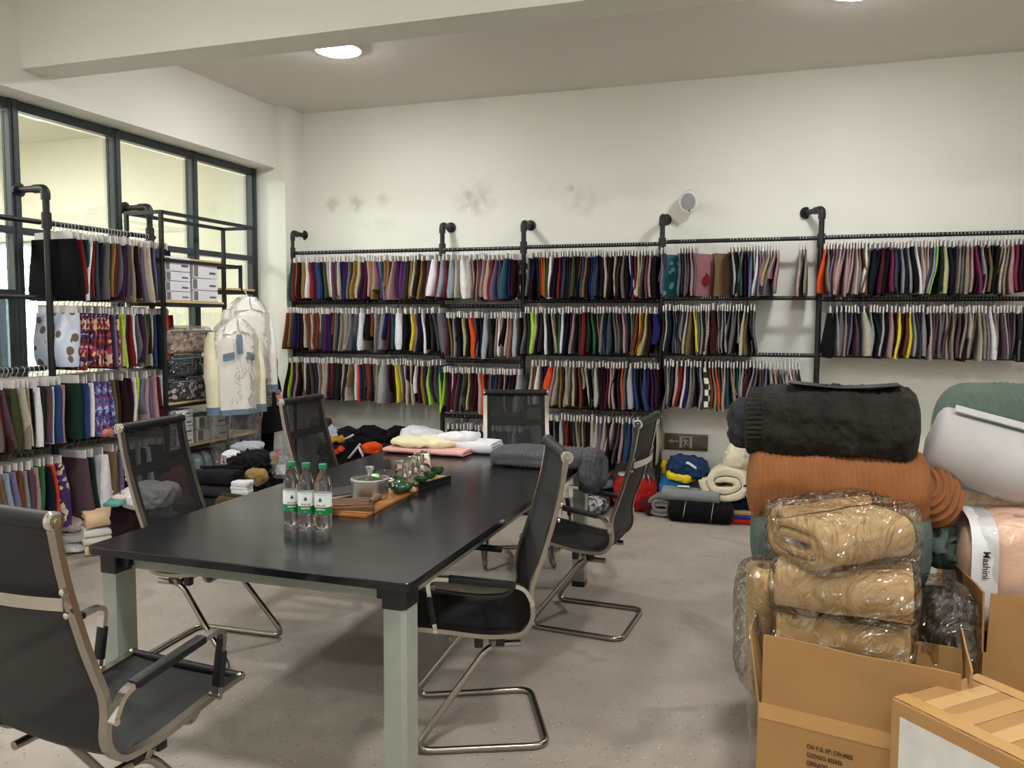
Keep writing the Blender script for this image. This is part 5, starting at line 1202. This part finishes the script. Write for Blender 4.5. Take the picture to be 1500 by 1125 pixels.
# ================================================================== PERSON BEHIND THE JACKETS
skin = mat('skin', '#b98672', .55, var=.04, vscale=20); hair_m = mat('dark_hair', '#17120f', .5); coat_m = cloth('black_coat', '#101012', .08, .3, 60)
pe = thing('person', 'person in black clothes standing behind the hanging jackets, one hand held out', 'person', (-4.38, 6.05, 0), -pi/2-.25)     # local +y is where the person faces
def skinned(name, nodes, edges, M, parent, root=0, lv=1):
    me = bpy.data.meshes.new(name); me.from_pydata([n_[0] for n_ in nodes], edges, []); me.materials.append(M)
    o = bpy.data.objects.new(name, me); C.objects.link(o); o.parent = parent
    md = o.modifiers.new('skin', 'SKIN'); md.use_smooth_shade = True
    for i, n_ in enumerate(nodes):
        r = n_[1]; me.skin_vertices[0].data[i].radius = r if isinstance(r, tuple) else (r, r); me.skin_vertices[0].data[i].use_root = (i == root)
    s_ = o.modifiers.new('sub', 'SUBSURF'); s_.levels = s_.render_levels = lv; return o
N_ = [((0, 0, .88), (.13, .10)), ((0, 0, 1.02), (.115, .085)), ((0, .0, 1.18), (.135, .095)), ((0, -.005, 1.29), (.12, .08)), ((0, .0, 1.36), .048), ((0, .012, 1.415), .05), ((0, .02, 1.475), (.068, .085)), ((0, .015, 1.545), (.062, .078)),
      ((.075, 0, .82), .085), ((.085, .01, .48), .058), ((.085, -.01, .09), .038), ((.085, .09, .03), .034), ((-.075, 0, .82), .085), ((-.085, .01, .48), .058), ((-.085, -.01, .09), .038), ((-.085, .09, .03), .034),
      ((.155, -.005, 1.27), .055), ((.19, .07, 1.04), .042), ((.15, .28, 1.0), .03), ((-.155, -.005, 1.27), .055), ((-.19, -.02, 1.02), .042), ((-.15, .12, .86), .03)]
E_ = [(0, 1), (1, 2), (2, 3), (3, 4), (4, 5), (5, 6), (6, 7), (0, 8), (8, 9), (9, 10), (10, 11), (0, 12), (12, 13), (13, 14), (14, 15), (3, 16), (16, 17), (17, 18), (3, 19), (19, 20), (20, 21)]
skinned('body', N_, E_, skin, pe, 0, 2)
b = MB()
def coat(u, v):
    a = 2*pi*u; z = 1.33-.78*v; w_ = .10+.10*min(1, v/.12)**.6-.02*sin(pi*min(1, v/.7))+.03*max(0, v-.6); d_ = .075+.05*min(1, v/.15)+.22*max(0, v-.5)
    return Vector((cos(a)*w_, sin(a)*d_+.008*sin(5*a+8*v), z))
b.grid(coat, 32, 20, wu=True); b.build('coat', coat_m, pe, ang=80)
b = MB(); b.tube([(.15, 0, 1.28), (.19, .03, 1.15), (.195, .065, 1.04), (.18, .14, 1.022), (.158, .235, 1.004)], [.062, .058, .055, .048, .042], 14); b.tube([(-.15, 0, 1.28), (-.195, -.02, 1.14), (-.195, -.02, 1.02), (-.18, .04, .95), (-.158, .09, .885)], [.062, .058, .055, .048, .042], 14); b.build('coat_sleeves', coat_m, pe, ang=80)
for sx in (-1, 1):
    b = MB(); b.tube([(sx*.07, 0, .88), (sx*.085, .01, .5), (sx*.085, -.005, .07)], [.105, .08, .065], 14); b.build('trouser_leg', coat_m, pe, ang=80)
    b = MB(); b.soft((.095, .26, .09), 2.8, (10, 16, 8), None, (sx*.085, .05, 0)); b.build('shoe', blk, pe, ang=80)
b = MB(); b.soft((.165, .20, .19), 2.2, (16, 16, 14), crumple(.006, 20, 3), (0, -.005, 1.435)); 
b.v = [(x, min(y, .055+(z-1.52)*.25 if z > 1.5 else .03), z) for x, y, z in b.v]; b.build('hair', hair_m, pe, ang=80)
for sx in (-1, 1):
    b = MB(); b.soft((.02, .012, .010), 2, (6, 6, 6), None, (sx*.03, .100, 1.485), base=False); b.build('eye', mat('eye_dark', '#1b1512', .2), pe)
    b = MB(); b.soft((.018, .035, .055), 2, (6, 8, 8), None, (sx*.072, .01, 1.48), base=False); b.build('ear', skin, pe)
b = MB(); b.soft((.026, .03, .045), 2.2, (8, 8, 8), None, (0, .108, 1.465), base=False); b.build('nose', skin, pe)
b = MB(); b.soft((.046, .014, .012), 2, (8, 6, 6), None, (0, .100, 1.428), base=False); b.build('mouth', mat('lips', '#8d4f4a', .5), pe)
hb = Vector((.15, .28, 1.0)); fw = Vector((-.10, .985, .0)).normalized(); sdv = Vector((.95, .1, .28)).normalized(); 
hn = [(hb, (.024, .020)), (hb+fw*.04, (.030, .016)), (hb+fw*.085, (.036, .014))]
skinned('hand', hn, [(0, 1), (1, 2)], skin, pe, 0, 2)
for k, (off, ln_) in enumerate(((.028, .068), (.010, .076), (-.009, .072), (-.027, .056))):
    f0 = hb+fw*.075+sdv*off; d1 = (fw+sdv*off*2.2+Vector((0, 0, .05-.06*k))).normalized(); dn = Vector((0, 0, -.35-.1*k))
    skinned('finger', [(f0, .0088), (f0+d1*ln_*.5, .0082), (f0+d1*ln_*.5+(d1+dn).normalized()*ln_*.32, .0076), (f0+d1*ln_*.5+(d1+dn).normalized()*ln_*.32+(d1+dn*2).normalized()*ln_*.25, .0065)], [(0, 1), (1, 2), (2, 3)], skin, pe, 0, 2)
f0 = hb+fw*.025+sdv*.022; skinned('thumb', [(f0, .011), (f0+sdv*.03+fw*.028+Vector((0, 0, .01)), .0095), (f0+sdv*.036+fw*.062+Vector((0, 0, .012)), .008)], [(0, 1), (1, 2)], skin, pe, 0, 2)
hn = Vector((-.15, .12, .86))
skinned('hand', [(hn, (.024, .02)), (hn+Vector((0, .03, -.04)), (.032, .016)), (hn+Vector((0, .04, -.085)), (.034, .014))], [(0, 1), (1, 2)], skin, pe, 0, 2)
for k in range(4):
    f0 = hn+Vector((-.027+.018*k, .04, -.08)); skinned('finger', [(f0, .0088), (f0+Vector((0, .008, -.04)), .008), (f0+Vector((0, -.004, -.068)), .0065)], [(0, 1), (1, 2)], skin, pe, 0, 2)
f0 = hn+Vector((.022, .03, -.03)); skinned('thumb', [(f0, .011), (f0+Vector((.03, .012, -.03)), .009), (f0+Vector((.032, .014, -.058)), .0075)], [(0, 1), (1, 2)], skin, pe, 0, 2)

# ================================================================== THINGS BY THE SHELF AND ON THE LEFT FLOOR
def at(px, py, x): return P(px, py, x=x)
XL = -3.45
low = thing('low_bench', 'low dark bench under the dark rolls in front of the shelf unit', 'bench', (-3.55, 4.95, 0))
b = MB(); b.box((0, 0, .28), (.5, 1.25, .03)); b.build('bench_top', blk, low, smooth=False, bevel=.003)
for sx in (-1, 1):
    for sy in (-1, 1):
        b = MB(); b.box((sx*.22, sy*.58, .1325), (.04, .04, .265)); b.build('leg', blk, low, smooth=False)
dkr = cloth('dark_wool', '#232125', .1, .4, 80); olr = cloth('olive_wool', '#4a3d26', .1, .3, 80)
def rollx(label, px, py, d, M, rz, seed, turns=2.2, x=XL, z=None):
    q = at(px, py, x); t = thing('cloth_roll', label, 'cloth', (q.x, q.y, (q.z if z is None else z)), rz, group='rolled cloths in front of the shelf'); folded(d[0], d[1], d[2], turns, seed=seed, wob=.008).build('cloth', M, t, ang=60); return t
rollx('dark charcoal cloth roll at the bottom of the stack in front of the shelf', 312, 735, (.28, .18, .095), dkr, .25, 3, z=.295)
rollx('second dark grey cloth roll in the stack in front of the shelf', 316, 722, (.28, .17, .08), cloth('dark_grey_wool', '#2f2d31'), .2, 4, z=.385)
rollx('large black-grey lacy cloth roll topmost of the stack in front of the shelf', 318, 708, (.28, .18, .105), cloth('lacy_black', '#1c1a1d', .3, .8, 40), .15, 5, z=.46)
rollx('olive brown cloth roll beside the white paper stack', 336, 728, (.14, .12, .10), olr, .1, 6, x=XL+.2, z=.33)
zz = .335
for k in range(6):
    q = at(354, 712, XL+.21); garment('folded_paper', '%s white folded sheet of the stack beside the dark rolls' % ORD[5-k], 'paper', (q.x+random.uniform(-.008, .008), q.y, zz), (.12, .09, .034), white_c, .2+random.uniform(-.06, .06), .003, 9, 7, 50+k, group='stack of white folded sheets', seg=(8, 8, 4)); zz += .027
q = at(368, 690, XL); garment('crumpled_shirt', 'black crumpled garment on the heap below the jackets', 'clothing', (q.x, q.y, .44), (.26, .36, .17), black_c, .2, .03, 8, 2.5, 61)
garment('folded_trousers', 'black folded clothes under the crumpled black garment below the jackets', 'clothing', (q.x, q.y, .295), (.34, .46, .17), cloth('ink_cloth', '#141318'), .1, .015, 8, 3, 62)
q = at(376, 703, XL+.14); garment('tan_hood', 'tan brown leather flap showing below the black garment', 'clothing', (q.x, q.y, .42), (.14, .13, .11), tan_c, .3, .012, 9, 2.6, 63)
q = at(399, 690, XL+.12); garment('tan_hood', 'small tan cuff on the right of the black garment heap', 'clothing', (q.x, q.y, .50), (.08, .09, .10), tan_c, .3, .01, 9, 2.6, 64)
q = at(407, 705, XL+.1); garment('folded_trousers', 'dark purple-brown cloth bit at the right foot of the heap', 'clothing', (q.x, q.y, .295), (.14, .16, .14), cloth('plum_cloth', '#221c22'), .3, .012, 9, 2.6, 65)
q = at(411, 690, XL+.16); t = thing('plastic_bag', 'crumpled clear plastic bag with white label beside the heap, left of the bottles', 'bag', (q.x, q.y, .43))
b = MB(); b.soft((.13, .16, .17), 2, (16, 16, 14), crumple(.04, 11, 7)); b.soft((.05, .05, .17), 2, (10, 10, 14), crumple(.015, 15, 8), (0, .0, .13)); b.build('film', film_dull, t, ang=180)
b = MB(); b.box((.05, -.07, .07), (.06, .004, .07), RZ(.4).to_3x3()); b.build('label', white_c, t, smooth=False)
b = MB(); b.tube([(0, -.06, .12), (-.01, -.03, .17), (-.005, -.01, .2)], .006, 6); b.build('red_strap', mat('red_cord', '#d83a30', .5), t)
q = at(363, 668, -3.75); garment('plastic_bag', 'flat pale grey plastic bag behind the black garment heap', 'bag', (q.x, q.y, .55), (.22, .26, .06), cloth('pale_bag', '#a7acb5'), .3, .012, 9, 2.8, 66)
q = at(338, 683, -3.7); garment('paper_bits', 'crumpled white printed paper between bedding bags and black garment', 'paper', (q.x, q.y, .50), (.12, .16, .09), pattern('printed_paper', 'cells', [(0, '#d8d6d6'), (.6, '#8f8a8c'), (.8, '#b5524e'), (.85, '#e4e2e2')], 40), .3, .02, 12, 2.4, 67)
q = at(346, 690, XL+.1); garment('yellow_tag', 'small pale yellow note on the dark rolls', 'paper', (q.x, q.y, q.z-.006), (.04, .06, .012), cloth('pale_note', '#d8d79a'), .2, .002, 9, 5, 68)
# left floor: cream folded blankets and garments
q = P(160, 808, z=0); ct = Vector((-4.2, 4.2, 0))
zz = 0
for k, (h, Mm, nm, ln_) in enumerate(((.075, cloth('cream_fold', '#d3c3a0'), 'cream', .30), (.055, cloth('offwhite_fold', '#d6d3c6'), 'off-white', .33), (.05, cloth('white_fold', '#dcdad2'), 'white', .33), (.10, cloth('peach_cream', '#d8b993'), 'peach-cream', .32))):
    t = thing('folded_blanket', '%s folded blanket, %s of the stack on the floor beside the left rack' % (nm, ('bottom', 'second', 'third', 'topmost')[k]), 'blanket', ct+Vector((.0, 0, zz)), pi/2-.75+.05*k, group='stack of folded blankets on the left floor')
    folded(ln_, .27, h, 1.6, seed=20+k, wob=.006).build('cloth', Mm, t, ang=60); zz += h*.98
for k, (px, py, zz, d, M_, nm) in enumerate(((104, 812, 0, (.20, .16, .07), white_c, 'white cloth lying lowest under the left rack'), (101, 795, .07, (.18, .16, .07), cloth('white_two', '#d5d2d6'), 'second white cloth under the left rack'), (100, 778, .14, (.18, .16, .09), cloth('pinkish_white', '#d6c6c8'), 'pinkish white cloth topmost under the left rack'))):
    q = P(104, 812, z=0); garment('folded_cloth', nm, 'cloth', (q.x-.05, q.y+.06, zz), d, M_, .3*k, .012, 9, 2.8, 70+k)
def lf(name, label, px, py, x, zz, d, M_, seed, **k):
    q = at(px, py, x); return garment(name, label, 'clothing', (q.x, q.y, zz), d, M_, k.pop('rz', .2), k.pop('amp', .014), 9, 2.8, seed, **k)
lf('folded_trousers', 'dark maroon folded clothes on the floor seen through the near left chair', 255, 760, -3.95, 0, (.36, .5, .30), maroon_c, 80)
lf('folded_shirt', 'white shirt with collar on the floor heap seen through the near left chair', 222, 735, -3.92, .30, (.30, .34, .14), white_c, 81, amp=.024)
lf('folded_shirt', 'grey-green folded shirt on the floor heap seen through the near left chair', 252, 742, -3.9, .20, (.26, .34, .10), cloth('grey_green_cloth', '#6b7a74'), 82)
lf('folded_shirt', 'pale folded shirts at the right of the heap behind the near left chair', 290, 752, -3.85, .10, (.26, .34, .13), cloth('pale_cloth', '#b8b4b0'), 83)
lf('folded_shirt', 'teal and white striped cloth at the left of the heap by the near left chair', 172, 740, -4.0, .345, (.12, .18, .03), cloth('teal_cloth', '#5f9a98'), 84)
lf('folded_shirt', 'white-peach cap brim on the teal cloth by the near left chair', 181, 735, -4.0, .375, (.09, .14, .025), cloth('peach_white', '#d9c8bd'), 85)
lf('folded_shirt', 'white folded papers or cloth behind the cream blanket stack', 155, 748, -4.32, .0, (.16, .24, .40), cloth('bluish_white', '#c9cbd6'), 86)
lf('folded_trousers', 'dark clothes supporting the teal cloth by the near left chair', 190, 750, -4.05, 0, (.2, .24, .36), cloth('wine_dark', '#2a1a20'), 87)
lf('cloth_pad', 'salmon pink cloth lying on the lowest left rail by the near left chair top', 157, 650, -4.27, .742, (.06, .13, .05), cloth('salmon_cloth', '#c07d6a'), 88)
lf('storage_bag', 'brick red bag on the bottom of the shelf unit seen through the near left chair', 262, 690, -4.2, .137, (.26, .28, .30), cloth('brick_cloth', '#6b3426'), 89)
